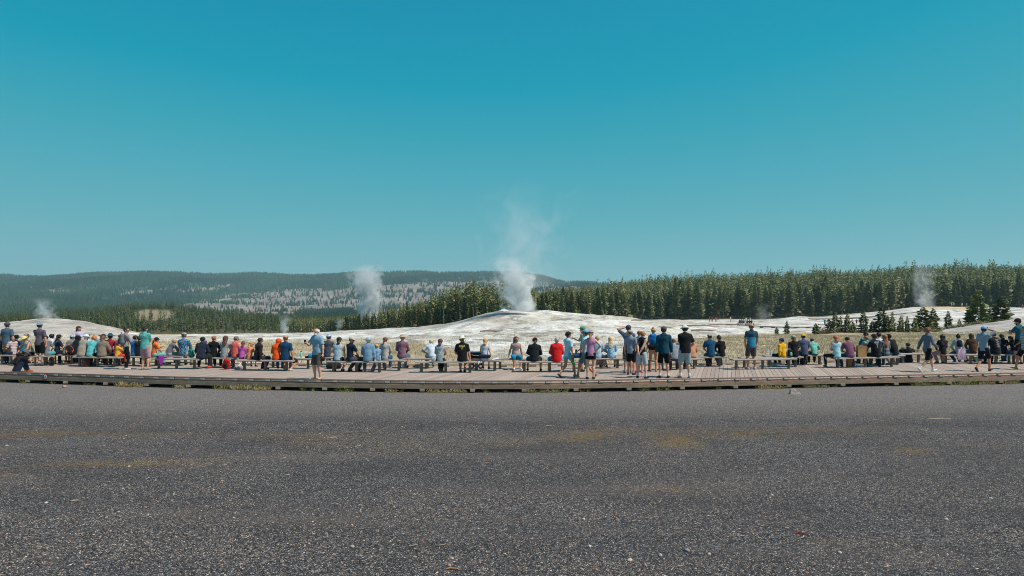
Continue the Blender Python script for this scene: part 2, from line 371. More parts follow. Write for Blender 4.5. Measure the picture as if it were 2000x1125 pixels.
# worn pale strip of loose stone near the boardwalk and faint moss
sx = g.n('SeparateXYZ'); g.l(P, sx.inputs[0])
near = g.ramp(g.math('MULTIPLY', g.math('SUBTRACT', g.math('ADD', sx.outputs[1], g.math('MULTIPLY', big, 2.5)), 18.6), .25, clamp=True), [(.0, 0.), (.6, .75), (1., .95)])
base = g.mix(g.math('MULTIPLY', near, .85), base, g.ramp(cr.outputs[1], [(.1, S('#615e5b')), (.5, S('#86827f')), (.85, S('#a39e98')), (1., S('#c2bab0'))]))
moss = g.math('MULTIPLY', g.attr('moss'), g.ramp(g.noise(g.coord('Object', (.6, 1, 1)), 2.2, 6, .75), [(.36, 0.), (.52, 1.)]))
v2 = g.n('TexVoronoi'); v2.inputs['Scale'].default_value = 16; g.l(P, v2.inputs['Vector']); c2_ = g.n('SeparateColor'); g.l(v2.outputs['Color'], c2_.inputs[0])
moss = g.math('MULTIPLY', moss, g.ramp(g.math('ADD', c2_.outputs[0], g.math('MULTIPLY', g.math('SUBTRACT', g.noise(P, 2.2, 5, .7), .5), 2.2)), [(.25, .1), (.6, 1.)]))
moss = g.math('MULTIPLY', moss, g.ramp(cr.outputs[2], [(.15, .25), (.5, 1.)]))
base = g.mix(moss, base, g.ramp(g.noise(P, 30, 2), [(.3, S('#6a5832')), (.7, S('#a88a4a'))]))
tan = g.ramp(g.noise(g.coord('Object', (.22, .9, 1)), 1.1, 6, .7), [(.54, 0.), (.70, .32)])
base = g.mix(g.math('MULTIPLY', tan, g.ramp(cr.outputs[1], [(.3, .2), (.7, 1.)])), base, S('#80705f'))
base = g.mix(1., base, (1.0, .94, .935, 1), 'MULTIPLY')
g.col(base)
hh = g.math('ADD', g.math('MULTIPLY', cell.outputs['Distance'], -1.0), g.noise(P, 16, 4, .7))
g.bump(hh, .9, .03); me.materials.append(g.m)
tag(obj('gravel_ground', me), 'flat dark grey gravel lot in front of the boardwalk', kind='structure')
# loose pebbles on the gravel: far past counting, one object
def pebbles(name, n, r0, r1, yr, cols, seed, flat=.55, pw=2.2):
    R = np.random.default_rng(seed)
    y = yr[0] + (yr[1]-yr[0])*R.random(n)**1.35; x = (R.random(n)*2-1)*(y*.80+.4)
    dm = fbm(x/1.6, y/.7, 4, 91); kp = R.random(n) < np.clip((dm-.28)*3.2, .12, 1.); x, y = x[kp], y[kp]; n = len(x)
    r = r0 + (r1-r0)*R.random(n)**pw
    oc = np.array([(1,0,0),(0,1,0),(-1,0,0),(0,-1,0),(0,0,1),(0,0,-1)], float)
    ft = np.array([(0,1,4),(1,2,4),(2,3,4),(3,0,4)])
    sc_ = np.stack([r*(.7+.8*R.random(n)), r*(.6+.5*R.random(n)), r*flat*(.6+.6*R.random(n))], -1)
    a = R.random(n)*6.283; ca, sa = np.cos(a), np.sin(a)
    V = oc[None]*sc_[:, None]*(1+.35*(R.random((n, 6, 1))-.5))
    Vx = V[..., 0]*ca[:, None]-V[..., 1]*sa[:, None]+x[:, None]; Vy = V[..., 0]*sa[:, None]+V[..., 1]*ca[:, None]+y[:, None]
    z0 = (fbm(x/2.2, y/2.2, 3, 5)-.44)*.05*np.clip((24-y)/4, 0, 1)
    Vz = V[..., 2]+z0[:, None]+sc_[:, 2][:, None]*.25
    VV = np.stack([Vx, Vy, Vz], -1).reshape(-1, 3)
    FF = (ft[None]+(np.arange(n)*6)[:, None, None]).reshape(-1, 3)
    me = mesh_np(name, VV, FF, smooth=False); add_attr(me, 'tint', np.repeat(R.random(n), 6))
    g = NG(name, .8, .3); g.col(g.ramp(g.attr('tint'), cols, 'CONSTANT')); me.materials.append(g.m)
    return obj(name, me)
tag(pebbles('gravel', 190000, .0035, .0155, (6.4, 21.5), [(0., S('#33302f')), (.26, S('#5c5451')), (.54, S('#84786f')), (.78, S('#a59485')), (.93, S('#ccbcab')), (.98, S('#966850'))], 3),
    'loose small grey and pale stones strewn over the dark gravel', kind='stuff')

# larger stones and wood chips lying on the gravel
def stone(px, py, r, col, label, group=None, name='stone', h=.6, seed=0):
    d = CZ*FPX/(py-HOR); p = at(px, d); R = random.Random(seed+int(px*7))
    m = MB(); m.ell((0, 0, 0), (r, r*.75, r*h), 9, 6)
    m.v = [tuple(c*(1+.28*(R.random()-.5)) for c in v) for v in m.v]
    o = m.build(name, plain('stone_'+col, S(col), .85, .25, scale=30)); o.location = (p.x, p.y, gravel_z(p.x, p.y)+r*h*.45); o.rotation_euler = (0, 0, R.random()*6)
    return tag(o, label, 'stone', group)
PALE = [(688,1068,.035,1),(1192,988,.03,2),(1230,1095,.035,3),(1152,1068,.028,4),(1508,968,.03,5),(1342,1075,.04,6),(1385,1082,.026,7),(1849,1015,.03,8),(13,872,.035,9),(1144,977,.03,10),
        (1808,842,.035,11),(1935,974,.03,12),(1290,1085,.03,13),(240,955,.03,14),(252,912,.03,15),(1140,1015,.028,16),(1190,840,.028,17),(1775,842,.03,18),(1640,1080,.03,19),(90,982,.026,20)]
for a in PALE: stone(a[0], a[1], a[2], ['#c4bcb2', '#a79c94', '#8f8a86', '#b8a897'][a[3] % 4], 'small pale stone lying on the dark gravel', 'pale stones on the gravel', seed=a[3])
def chip(px, py, L, ang, col, label, group=None):
    d = CZ*FPX/(py-HOR); p = at(px, d); R = random.Random(int(px+py))
    m = MB(); pts = [(-L/2, 0, .0), (-L*.2, .012*R.uniform(-1, 1)*4, .006), (L*.2, .012*R.uniform(-1, 1)*4, .008), (L/2, 0, 0)]
    q_ = min(L, .22); m.tube(pts, [q_*.02, q_*.06, q_*.055, q_*.015], 6)
    o = m.build('wood_chip', wood('bark_chip_'+col, S(col, .8), S(col), 20)); o.location = (p.x, p.y, gravel_z(p.x, p.y)+.012); o.rotation_euler = (0, 0, ang)
    return tag(o, label, 'wood chip', group)
CH = [(420,960,.1,.2,'#b9a590'),(560,930,.12,-.3,'#c2b09a'),(950,905,.11,.1,'#a98e74'),(1400,1000,.12,.6,'#c9b8a0'),(1610,930,.1,-.2,'#b39c86'),(1880,960,.13,.3,'#a88a70'),(1150,930,.09,1.,'#8f5f45'),(480,1050,.12,.8,'#c4b29c'),(1330,1110,.13,-.3,'#b59a80'),(80,1020,.1,.5,'#9c8068'),(147,978,.16,.1,'#c7b6a0'),(332,801,.2,0,'#c79a78'),(650,855,.2,.3,'#d9c0a0'),(365,1045,.12,-.5,'#b9a897'),(1070,832,.2,0,'#d1a06f'),(1485,916,.14,1.2,'#d8b28e'),(1020,1092,.1,-.4,'#8d5c40'),
      (885,1113,.17,.25,'#b98b66'),(700,873,.16,.4,'#bfae9a'),(655,986,.14,-.15,'#b8a596'),(1566,1044,.18,-.2,'#9a4f30'),(1570,1051,.12,.4,'#c9b49a'),(1733,1108,.12,.3,'#d0bda8'),(185,914,.14,-.9,'#b5a698'),
      (262,1101,.08,0,'#c79a78'),(806,1066,.14,.5,'#9b8f85'),(700,940,.12,0,'#aa9c90'),(1510,1086,.13,-.5,'#c2ab93'),(75,1103,.1,.2,'#a8694a'),(860,1065,.12,.3,'#b79c7e')]
for a in CH: chip(*a, 'short pale bark chip lying on the gravel', 'wood chips on the gravel')
chip(1835, 819, .62, .03, '#cdb59a', 'longest pale stick lying on the gravel at the right'); chip(1712, 822, .34, -.02, '#b79f8c', 'thin brown stick on the gravel left of the longest stick')
# pointed rock by the boardwalk
d = CZ*FPX/(769.5-HOR); p = at(1553, d)
m = MB(); V0 = [(-.19,-.08,0),(.18,-.1,0),(.2,.1,0),(-.16,.12,0),(-.13,-.03,.20),(-.02,-.02,.18),(.11,0,.08),(-.06,.08,.17),(-.17,.02,.13),(.06,.08,.1)]
import bmesh
bm = bmesh.new(); [bm.verts.new(v) for v in V0]; bmesh.ops.convex_hull(bm, input=bm.verts)
bmesh.ops.subdivide_edges(bm, edges=bm.edges, cuts=2, use_grid_fill=True)
for v in bm.verts: v.co += Vector((rnd.uniform(-1, 1), rnd.uniform(-1, 1), rnd.uniform(-1, 1)))*.008
me = bpy.data.meshes.new('rock'); bm.to_mesh(me); bm.free(); me.materials.append(plain('rock', S('#a0948a'), .9, .3, scale=14))
o = obj('rock', me); o.location = (p.x, p.y, gravel_z(p.x, p.y)-.01); tag(o, 'pointed grey-brown rock standing on the gravel against the boardwalk', 'rock')
d = CZ*FPX/(756-HOR); o = stone(126, 757, .10, '#b08c72', 'tan stone on the gravel near the left end of the boardwalk')

# ------------------------------------------------------------------ conifers
def conifer_arrays(seed, H=12., nb=70, spr=2, base=.18, w=.13, droop=.25, ragged=1.):
    R = random.Random(seed); V = []; F = []
    def tri(a, b, c):
        i = len(V); V.extend([a, b, c]); F.append((i, i+1, i+2))
    for i in range(nb):
        t = base + (1-base)*((i+R.random())/nb)**.92
        prof = (1-t)**.62*(.55+.45*min(1, (t-base)*5+.3))
        L = H*w*prof*R.uniform(.55, 1.25)*ragged + H*.018; az = i*2.4+R.uniform(-.5, .5); z = H*t
        dx, dy = math.cos(az), math.sin(az); dz = L*(R.uniform(-.1, .35)-droop*(1-t)*.8)
        for s in range(spr):
            f0 = R.uniform(.0, .5); f1 = min(1.1, f0+R.uniform(.45, .7)); wd = L*R.uniform(.2, .40)+H*.007
            sx, sy = -dy, dx; tw = R.uniform(-.8, .8); cz = math.sin(tw)*wd; cs = math.cos(tw)*wd
            a = (dx*L*f0, dy*L*f0, z+dz*f0); tip = (dx*L*f1, dy*L*f1, z+dz*f1+R.uniform(0, .08)*L)
            mid = ((a[0]+tip[0])/2, (a[1]+tip[1])/2, (a[2]+tip[2])/2)
            b1 = (mid[0]+sx*cs, mid[1]+sy*cs, mid[2]+cz); b2 = (mid[0]-sx*cs, mid[1]-sy*cs, mid[2]-cz-wd*.15)
            tri(a, b1, tip); tri(a, tip, b2)
    # leader
    for k in range(3):
        a = k*2.1; tri((0, 0, H*1.02), (math.cos(a)*H*.012, math.sin(a)*H*.012, H*.93), (math.cos(a+2)*H*.012, math.sin(a+2)*H*.012, H*.93))
    return np.array(V), np.array(F)
def trunk_mesh(H, r, seed, mat, stubs=0):
    R = random.Random(seed); m = MB(); k = 6
    m.tube([(R.uniform(-1, 1)*.01*H*(i > 0), R.uniform(-1, 1)*.01*H*(i > 0), H*i/k*.97-(.25 if i == 0 else 0)) for i in range(k+1)], [r*(1-.93*i/k) for i in range(k+1)], 7)
    for i in range(stubs):
        a = R.random()*6.28; z = H*R.uniform(.12, .95); L = H*.09*(1-z/H*.8)*R.uniform(.5, 1.2)
        m.tube([(0, 0, z), (math.cos(a)*L, math.sin(a)*L, z-L*.2+L*R.uniform(0, .5))], [r*.22, r*.06], 4)
    return m.mesh('trunk', mat)
def needle_mat(name, stops):
    g = NG(name, .75, .25); oi = g.n('ObjectInfo'); P = g.coord('Object')
    t = g.math('ADD', g.math('MULTIPLY', oi.outputs['Random'], .55), g.math('MULTIPLY', g.noise(P, .9, 3), .45))
    t = g.math('ADD', t, g.math('MULTIPLY', g.math('SUBTRACT', g.attr('tint'), .5), .75))
    g.col(g.ramp(t, stops)); return g.m
M_NEAR = needle_mat('pine_needles', [(.0, S('#394934')), (.35, S('#55633e')), (.7, S('#717646')), (1., S('#8d895c'))])
M_HILL = needle_mat('hill_needles', [(.0, S('#1f3127')), (.4, S('#30463a')), (.75, S('#455b42')), (1., S('#5e6e52'))])
M_YOUNG = needle_mat('young_needles', [(.0, S('#35462a')), (.35, S('#5a6838')), (.7, S('#7f8648')), (1., S('#a3a368'))])
M_FAR = needle_mat('spruce_needles', [(.0, S('#26352a')), (.4, S('#3c4f30')), (.75, S('#566338')), (1., S('#75734a'))])
M_BARK = wood('pine_bark', S('#5b5048'), S('#8a7f76'), 3, (6, 6, 1))
M_SNAG = wood('dead_silver_wood', S('#8d857d'), S('#b0a79e'), 3, (6, 6, 1))
CROWNS = []; TRUNKS = []
for i in range(9):
    w_ = [.17, .20, .14, .24, .18, .16, .21, .27, .25][i]; bs = [.12, .08, .25, .05, .18, .22, .10, .03, .04][i]
    V, F = conifer_arrays(100+i, 12., 230, 3, bs, w_)
    me = mesh_np('crown', V, F, [M_NEAR]); add_attr(me, 'tint', np.repeat(RN.random(len(V)//3), 3)); CROWNS.append(me)
    TRUNKS.append(trunk_mesh(12., .17, 50+i, M_BARK, 10))
YC = []
for i in range(4):
    V, F = conifer_arrays(150+i, 12., 150, 3, .03, [.24, .29, .20, .26][i], ragged=1.15)
    me = mesh_np('crown', V, F, [M_YOUNG]); add_attr(me, 'tint', np.repeat(RN.random(len(V)//3), 3)); YC.append(me)
SNAG = [trunk_mesh(12., .15, 70+i, M_SNAG, 34) for i in range(3)]
def tree(x, y, h, var, label, group=None, wide=1., name='pine_tree', z=None):
    z = ground_z(x, y) if z is None else z
    r = empty(name, (x, y, z), rnd.random()*6.28); s = h/12; r.scale = (s*wide, s*wide, s)
    if var == 'snag': obj('trunk', SNAG[rnd.randrange(3)], r)
    elif isinstance(var, tuple): obj('trunk', TRUNKS[var[0]], r); obj('crown', YC[var[0]], r)
    else: obj('trunk', TRUNKS[var], r); obj('crown', CROWNS[var], r)
    return tag(r, label, 'tree', group)

# young pines in front of the right hand woods: (px, top, base, wide, label)
YOUNG = [(1517,638,646,1.2,'smallest dark pine seedling alone on the white sinter'),
 (1537,626,648,1.3,'knee-broad young pine alone between the tiny seedling and the pine row'),
 (1593,631,648,1.6,'low bushy pine just left of the pine row'),
 (1619,622,647,1.1,'first slim pine at the left end of the pine row'),
 (1631,610,647,1.2,'pointed pine second from the left end of the pine row'),
 (1642,617,647,1.1,'slim pine third from the left end of the pine row'),
 (1655,612,647,.9,'narrow dark pine fourth from the left end of the pine row'),
 (1666,628,647,1.4,'short bush-like pine right of the narrow dark pine'),
 (1687,605,648,1.5,'broad full pine near the middle of the pine row'),
 (1704,626,647,1.3,'short pine squeezed in front of the tallest pine of the row'),
 (1722,598,648,1.4,'tallest dense pine in the pine row'),
 (1734,616,647,1.1,'slender pine right of the tallest pine in the row'),
 (1743,609,647,1.0,'spire-shaped pine right of the slender pine'),
 (1760,616,648,1.0,'thin pine in the open part of the pine row'),
 (1772,617,648,.9,'thinnest spire pine left of the big paired pines'),
 (1786,620,647,1.4,'short leaning pine at the foot of the big paired pines'),
 (1803,599,642,1.5,'left tree of the two big dark paired pines'),
 (1823,602,641,1.5,'right tree of the two big dark paired pines'),
 (1852,607,641,1.3,'lone cone-shaped pine right of the paired pines'),
 (1874,622,640,1.2,'small pine on the slope between the lone cone pine and the tall dark pine'),
 (1893,606,634,1.5,'wide low pine touching the tall dark pine'),
 (1910,566,631,1.25,'tallest dark pine standing apart on the right slope'),
 (1921,596,630,1.2,'shorter pine leaning on the tallest dark pine of the slope'),
 (1936,597,625,1.5,'rounded pine between the two tall slope pines'),
 (1955,578,620,1.3,'second tall pine on the slope near the right edge'),
 (1964,603,619,1.4,'low pine at the foot of the second tall slope pine')]
for k, (px, ty, by, wd, lab) in enumerate(YOUNG):
    d = 82. if px < 1800 else (90 if px < 1845 else (104 if px < 1880 else 108)); x = (px-1000)*d/FPX
    z = ground_z(x, d); zb = CZ-(by-HOR)*d/FPX
    z = min(z, zb) if px > 1840 else z
    h = (CZ-(ty-HOR)*d/FPX) - z
    tree(x, d, h, ((0, 2, 1, 3, 0, 2, 3)[k % 7],), lab, 'young pines on the geyser plain', wd*rnd.uniform(.8, 1.15), 'young_pine', z)

# dense woods: nearest rank as single trees, the rest as one object
def wood_edge_d(px): return np.interp(px, [-300, 250, 620, 700, 760, 900, 975, 1000, 1100, 1300, 1510, 1560, 1700, 1760, 2300], [150, 175, 225, 200, 175, 150, 145, 150, 190, 290, 280, 285, 290, 300, 300])
def scatter(n, pr, dr, seed, f=None):
    R = np.random.default_rng(seed); px = pr[0]+(pr[1]-pr[0])*R.random(n); d = np.sqrt(dr[0]**2+(dr[1]**2-dr[0]**2)*R.random(n))
    return px, d
single = []
def front(px0, px1, n, depth, hs, label, group, seed, nm='pine_tree', vars_=(0, 1, 2, 4, 5, 6), hf=None):
    R = random.Random(seed)
    for i in range(n):
        px = px0+(px1-px0)*(i+R.uniform(.1, .9))/n; d = float(wood_edge_d(px))+R.random()*depth
        h = (hf(px) if hf else 1.)*R.uniform(*hs)*(1 if R.random() > .12 else 1.22); v = vars_[R.randrange(len(vars_))]
        if R.random() < .07: v = 'snag'; lab = 'bare silver dead trunk standing in front of the woods'; gr = 'dead trunks in front of the woods'
        else: lab, gr = label, group
        tree((px-1000)*d/FPX, d, h*(.8 if v == 'snag' else 1), v, lab, gr, R.uniform(.85, 1.15), nm if v != 'snag' else 'dead_tree')
front(640, 978, 84, 30, (7, 10), 'olive-green pine in the front rank of the woods left of the geyser', 'front pines of the woods left of the geyser', 1, hf=lambda p: np.interp(p, [640, 700, 800, 870, 930, 980], [.42, .50, .56, .62, .66, .55]))
front(1045, 1300, 66, 45, (8.0, 12.5), 'tall pine in the front rank of the woods just right of the geyser', 'front pines of the woods just right of the geyser', 2, hf=lambda p: np.interp(p, [1045, 1130, 1280], [.66, .80, 1.08]))
front(1300, 2010, 136, 30, (9.5, 15), 'tall dark pine in the front rank of the long woods on the right', 'front pines of the long right hand woods', 3)

LOD = [conifer_arrays(300+i, 12., 52, 2, [.12, .08, .22, .1, .18, .25][i], [.19, .22, .16, .25, .18, .17][i]) for i in range(6)]
def trunk_tri():
    V = []; F = []
    for k in range(3):
        a, b = k*2.094, (k+1)*2.094; i = len(V)
        V += [(math.cos(a)*.16, math.sin(a)*.16, -.5), (math.cos(b)*.16, math.sin(b)*.16, -.5), (0, 0, 11.)]; F.append((i, i+1, i+2))
    return np.array(V), np.array(F)
TT = trunk_tri()
def merged(name, X, Y, Hh, seed, mat, label, lod=LOD, wide=1., tr=True, tf=None):
    R = np.random.default_rng(seed); n = len(X); Z = terr(X, Y); a = R.random(n)*6.283; s = Hh/12; var = R.integers(0, len(lod), n)
    VV = []; FF = []; TN = []; MI = []; base = 0
    for v in list(range(len(lod))) + ([-1] if tr else []):
        ids = np.arange(n) if v == -1 else np.where(var == v)[0]
        if len(ids) == 0: continue
        V0, F0 = TT if v == -1 else lod[v]
        ca, sa = np.cos(a[ids])[:, None], np.sin(a[ids])[:, None]; ss = s[ids][:, None]; ww = ss*wide*(.85+.3*R.random(len(ids)))[:, None]
        x = (V0[:, 0]*ca-V0[:, 1]*sa)*ww+X[ids][:, None]; y = (V0[:, 0]*sa+V0[:, 1]*ca)*ww+Y[ids][:, None]; z = V0[:, 2]*ss+Z[ids][:, None]
        VV.append(np.stack([x, y, z], -1).reshape(-1, 3)); FF.append((F0[None]+(np.arange(len(ids))*len(V0))[:, None, None]+base).reshape(-1, 3))
        base += len(ids)*len(V0); tb = R.random(len(ids)) if tf is None else np.clip(tf[ids]+.45*(R.random(len(ids))-.5), 0, 1); tn = np.repeat(tb, len(V0))*.7+.3*np.repeat(R.random(len(ids)*len(V0)//3), 3); TN.append(tn)
        MI.append(np.full(len(F0)*len(ids), 1 if v == -1 else 0))
    me = mesh_np(name, np.concatenate(VV), np.concatenate(FF), [mat, M_BARK], midx=np.concatenate(MI)); add_attr(me, 'tint', np.concatenate(TN))
    return tag(obj(name, me), label, kind='stuff')
# right woods + left woods + lowland
px, d = scatter(8500, (1040, 2250), (190, 560), 21); e = wood_edge_d(px); k = (d > e+8); px, d = px[k], d[k]
h1 = 14.5*(.60+.5*RN.random(len(px))+.30*(RN.random(len(px)) > .95)); h1 = h1*np.interp(px, [1045, 1130, 1300], [.58, .72, .98])
px2, d2 = scatter(4200, (560, 1045), (150, 400), 22); e = wood_edge_d(px2); k = (d2 > e+8); px2, d2 = px2[k], d2[k]; h2 = (6.5+3*RN.random(len(px2)))*np.interp(px2, [560, 700, 790, 860, 920, 970], [.50, .60, .72, 1.0, 1.25, 1.15])
PX = np.concatenate([px, px2]); D = np.concatenate([d, d2]); H_ = np.concatenate([h1, h2])
merged('forest', (PX-1000)*D/FPX, D, H_, 5, M_NEAR, 'mass of dark pines filling the slope behind the front rank of trees')
px, d = scatter(7500, (-620, 700), (150, 690), 23); x = (px-1000)*d/FPX; z = terr(x, d); _, py = proj(px*0, d, z)
mn = fbm(px/13, d/35, 3, 5)-.45
k = (d > wood_edge_d(px)) & ~((((px-300)/42)**2 + ((d-np.minimum(430, np.maximum(d, 345)))/75)**2 < .85+1.6*mn) & (d > 330) & (d < 520) & (RN.random(len(px)) > .13)) & ~((px > 398) & (px < 420) & (d > 300) & (d < 345))
px, d = px[k], d[k]; h = np.where(d < 320, 3.0+2.6*RN.random(len(px)), 4.2+2.8*RN.random(len(px)))
merged('lowland_forest', (px-1000)*d/FPX, d, h, 6, M_FAR, 'low dark green woods spread over the valley on the left')
# hill trees
def hill_lod(seed):
    R = random.Random(seed); V = []; F = []
    for k in range(5):
        a = R.random()*6.28; wd = R.uniform(1.4, 2.4); z0 = R.uniform(0, 3); z1 = R.uniform(9, 12); i = len(V)
        ox, oy = R.uniform(-1, 1)*.8, R.uniform(-1, 1)*.8
        V += [(math.cos(a)*wd+ox, math.sin(a)*wd+oy, z0), (-math.cos(a)*wd+ox, -math.sin(a)*wd+oy, z0-.5), (ox*.3, oy*.3, z1)]; F.append((i, i+1, i+2))
    return np.array(V), np.array(F)
HL = [hill_lod(i) for i in range(6)]
px, d = scatter(125000, (-560, 1330), (690, 3650), 25); x = (px-1000)*d/FPX; z = terr(x, d)
tmk = talus(x, d, z)*1.0 + (fbm(x/45, d/120, 5, 31)-.47)*3.2
keep = (RN.random(len(px)) > np.clip((tmk-.25)*3, 0, .90))
px, d, x = px[keep], d[keep], x[keep]
hh_ = np.interp(d, [690, 1400, 2500], [5.5, 9., 15.])*(.75+.5*RN.random(len(x)))
merged('hill_forest', x, d, hh_, 8, M_HILL, 'countless far trees covering the plateau beyond the valley', HL, 1.0, False, np.clip((fbm(x/180, d/500, 4, 61)-.47)*3+.5, 0, 1))

# dry grass on the plain
def grass_mesh(n, seed):
    R = np.random.default_rng(seed); d = np.sqrt(30.5**2+(78**2-30.5**2)*R.random(n)); px = -150+2300*R.random(n); x = (px-1000)*d/FPX; z = terr(x, d)
    m = sinter_mask(x, d, z) + (fbm(x*.35*.45*2, d*.45*2, 4, 77)-.47)*1.3
    k = (m < .46) | (R.random(n) < .10); x, d, z = x[k], d[k], z[k]; n = len(x)
    B = 4; a = R.random((n, B))*6.283; h = (.06+.14*R.random((n, B)))*(.7+.6*R.random((n, 1))); wv = .008+.012*R.random((n, B)); ox = (R.random((n, B))-.5)*.22; oy = (R.random((n, B))-.5)*.22
    lean = (R.random((n, B, 2))-.5)*h[..., None]*.9; X0 = x[:, None]+ox; Y0 = d[:, None]+oy; Z0 = np.repeat(z[:, None], B, 1)-.02
    A = np.stack([X0-np.cos(a)*wv, Y0-np.sin(a)*wv, Z0], -1); Bv = np.stack([X0+np.cos(a)*wv, Y0+np.sin(a)*wv, Z0], -1); C = np.stack([X0+lean[..., 0], Y0+lean[..., 1], Z0+h], -1)
    V = np.stack([A, Bv, C], 2).reshape(-1, 3); F = np.arange(len(V)).reshape(-1, 3)
    return V, F, np.repeat(np.repeat(R.random(n), B), 3)
V, F, tn = grass_mesh(95000, 4)
g = NG('dry_grass_blades', .9, .1); g.col(g.ramp(g.attr('tint'), [(0., S('#8f8466')), (.35, S('#bba888')), (.75, S('#d2c1a4')), (1., S('#a39b70'))]))
me = mesh_np('grass', V, F, [g.m]); add_attr(me, 'tint', tn)
tag(obj('grass', me), 'dry yellow-green grass growing on the plain behind the boardwalk', kind='stuff')

# fallen logs and dark bars on the sinter
M_LOG = wood('weathered_log', S('#6b5145'), S('#8e7466'), 4)
for k, (px, d, L, a, lab) in enumerate([(1355, 101, 5., .1, 'brown fallen log on the white sinter left of the seated far group'), (1376, 88, 3.4, -.1, 'short brown log in front of the sinter ridge'),
        (1262, 106, 4., .5, 'dark log on the right shoulder of the geyser mound'), (1246, 104, 2.2, -.6, 'stubby dark log beside the longer log on the mound shoulder'),
        (960, 82, 2.8, .05, 'thin brown log lying across the front of the geyser mound'), (1300, 96, 3.2, .3, 'brown log low on the right flank of the mound'),
        (1410, 118, 5.2, 0., 'straight dark log lying below the far seated group')]):
    x = (px-1000)*d/FPX; m = MB(); m.tube([(-L/2, 0, 0), (-L/4, .12, .05), (L/4, -.08, .02), (L/2, .1, .06)], [.07, .09, .07, .03], 7)
    o = m.build('fallen_log', M_LOG); o.location = (x, d, ground_z(x, d)+.12); o.rotation_euler = (0, 0, a); tag(o, lab, 'log')

BR = []
for i in range(3):
    R = random.Random(900+i); V = []; F = []
    for j in range(150):
        a = R.random()*6.28; rr = R.random()**.6*.9; bx, by = math.cos(a)*rr, math.sin(a)*rr*.6; hh = R.uniform(.1, .75)*(1-rr*.55); q = R.uniform(.08, .2); b = R.random()*6.28; n_ = len(V)
        V += [(bx, by, hh), (bx+math.cos(b)*q, by+math.sin(b)*q, hh+q*R.uniform(-.4, .8)), (bx+math.cos(b+1.3)*q, by+math.sin(b+1.3)*q, hh+q*R.uniform(-.6, .5))]; F.append((n_, n_+1, n_+2))
        if j % 4 == 0: V += [(bx*.3, by*.3, -.1), (bx*.3+.02, by*.3, -.1), (bx, by, hh)]; F.append((n_+3, n_+4, n_+5))
    me = mesh_np('brush', np.array(V), np.array(F), [BRM if i else None] if False else []); BR.append(me); add_attr(me, 'tint', np.repeat(RN.random(len(V)//3), 3))
BRM = needle_mat('brush_twigs', [(.0, S('#4a4636')), (.4, S('#6b6a48')), (.75, S('#877f5c')), (1., S('#a3957a'))])
for me in BR: me.materials.append(BRM)
for k in range(44):
    px = 1600+k*8.3+rnd.uniform(-6, 6); d = 82.5+rnd.uniform(-1.5, 3) if px < 1835 else 96+rnd.uniform(0, 12); x = (px-1000)*d/FPX
    o = obj('brush', BR[k % 3]); o.location = (x, d, ground_z(x, d)); s_ = rnd.uniform(.45, 1.05); o.scale = (s_*1.3, s_, s_); o.rotation_euler = (0, 0, rnd.uniform(-.5, .5))
    tag(o, 'low grey-green brush at the foot of the young pine row', 'bush', 'low brush along the young pines')

# rough white lip of the geyser vent
bm = bmesh.new(); R = random.Random(77)
for k in range(46):
    a = R.random()*6.283; rr = R.random()**.5; bm.verts.new((math.cos(a)*rr*1.5, math.sin(a)*rr*1.1, (1-rr)*.85*R.uniform(.7, 1.15)-.1+.1*R.random()))
bmesh.ops.convex_hull(bm, input=bm.verts); bmesh.ops.subdivide_edges(bm, edges=bm.edges, cuts=2, use_grid_fill=True)
for v in bm.verts: v.co += Vector((R.uniform(-1, 1), R.uniform(-1, 1), R.uniform(-1, 1)))*.07
me = bpy.data.meshes.new('vent_lip'); bm.to_mesh(me); bm.free(); me.materials.append(plain('white_sinter', S('#e4e2da'), .95, .18, scale=3))
x = (984-1000)*109/FPX; o = obj('vent_mound', me); o.location = (x, 109, ground_z(x, 109)-.05); o.scale = (.6, .6, .55); tag(o, 'small rough white sinter knob on top of the geyser mound', 'rock')
# ------------------------------------------------------------------ boardwalk
FR = [(-250,721),(-100,727),(0,731),(130,733.5),(220,737.5),(350,740.5),(480,743.5),(600,745.5),(700,747),(800,748.2),(900,749),(1050,748.8),(1150,747.5),(1250,745.8),(1350,744.2),(1450,742.5),(1550,740.5),(1640,739),(1840,735.5),(2000,732.5),(2250,726)]
BK = [(-250,700),(0,706),(150,708.5),(320,711.5),(480,714),(700,716),(850,716.7),(1000,716.5),(1200,715),(1400,713),(1500,711),(1640,707.5),(1830,703.5),(2000,700),(2250,695)]
def curve(tab):
    P = [on_deck(*p) for p in tab]; X = np.array([p.x for p in P]); Y = np.array([p.y for p in P])
    xs = np.linspace(X[0], X[-1], 400); ys = np.interp(xs, X, Y)
    k = 41; yp = np.concatenate([ys[0]+(np.arange(-(k//2), 0))*(ys[1]-ys[0]), ys, ys[-1]+(np.arange(1, k//2+1))*(ys[-1]-ys[-2])])
    return xs, np.convolve(yp, np.ones(k)/k, 'valid')
FX, FY = curve(FR); BX, BY = curve(BK)
def fy(x): return np.interp(x, FX, FY)
def by_(x): return np.interp(x, BX, BY)
XL, XR = max(FX[0], BX[0])+.5, min(FX[-1], BX[-1])-.5
walk = empty('boardwalk', (0, 0, 0)); tag(walk, 'long curved wooden boardwalk with low edge rail carrying all the benches', 'boardwalk')
A_ = math.radians(17.5); bd = np.array([math.sin(A_), math.cos(A_)]); bn = np.array([math.cos(A_), -math.sin(A_)])
us = np.arange(-45, 45, .150)
def hit(u, f):
    t = np.full(len(u), 25.)
    for _ in range(30): X = bn[0]*u+bd[0]*t; t = (f(X)-bn[1]*u)/bd[1]
    return np.stack([bn[0]*u+bd[0]*t, bn[1]*u+bd[1]*t], -1)
gap = .006
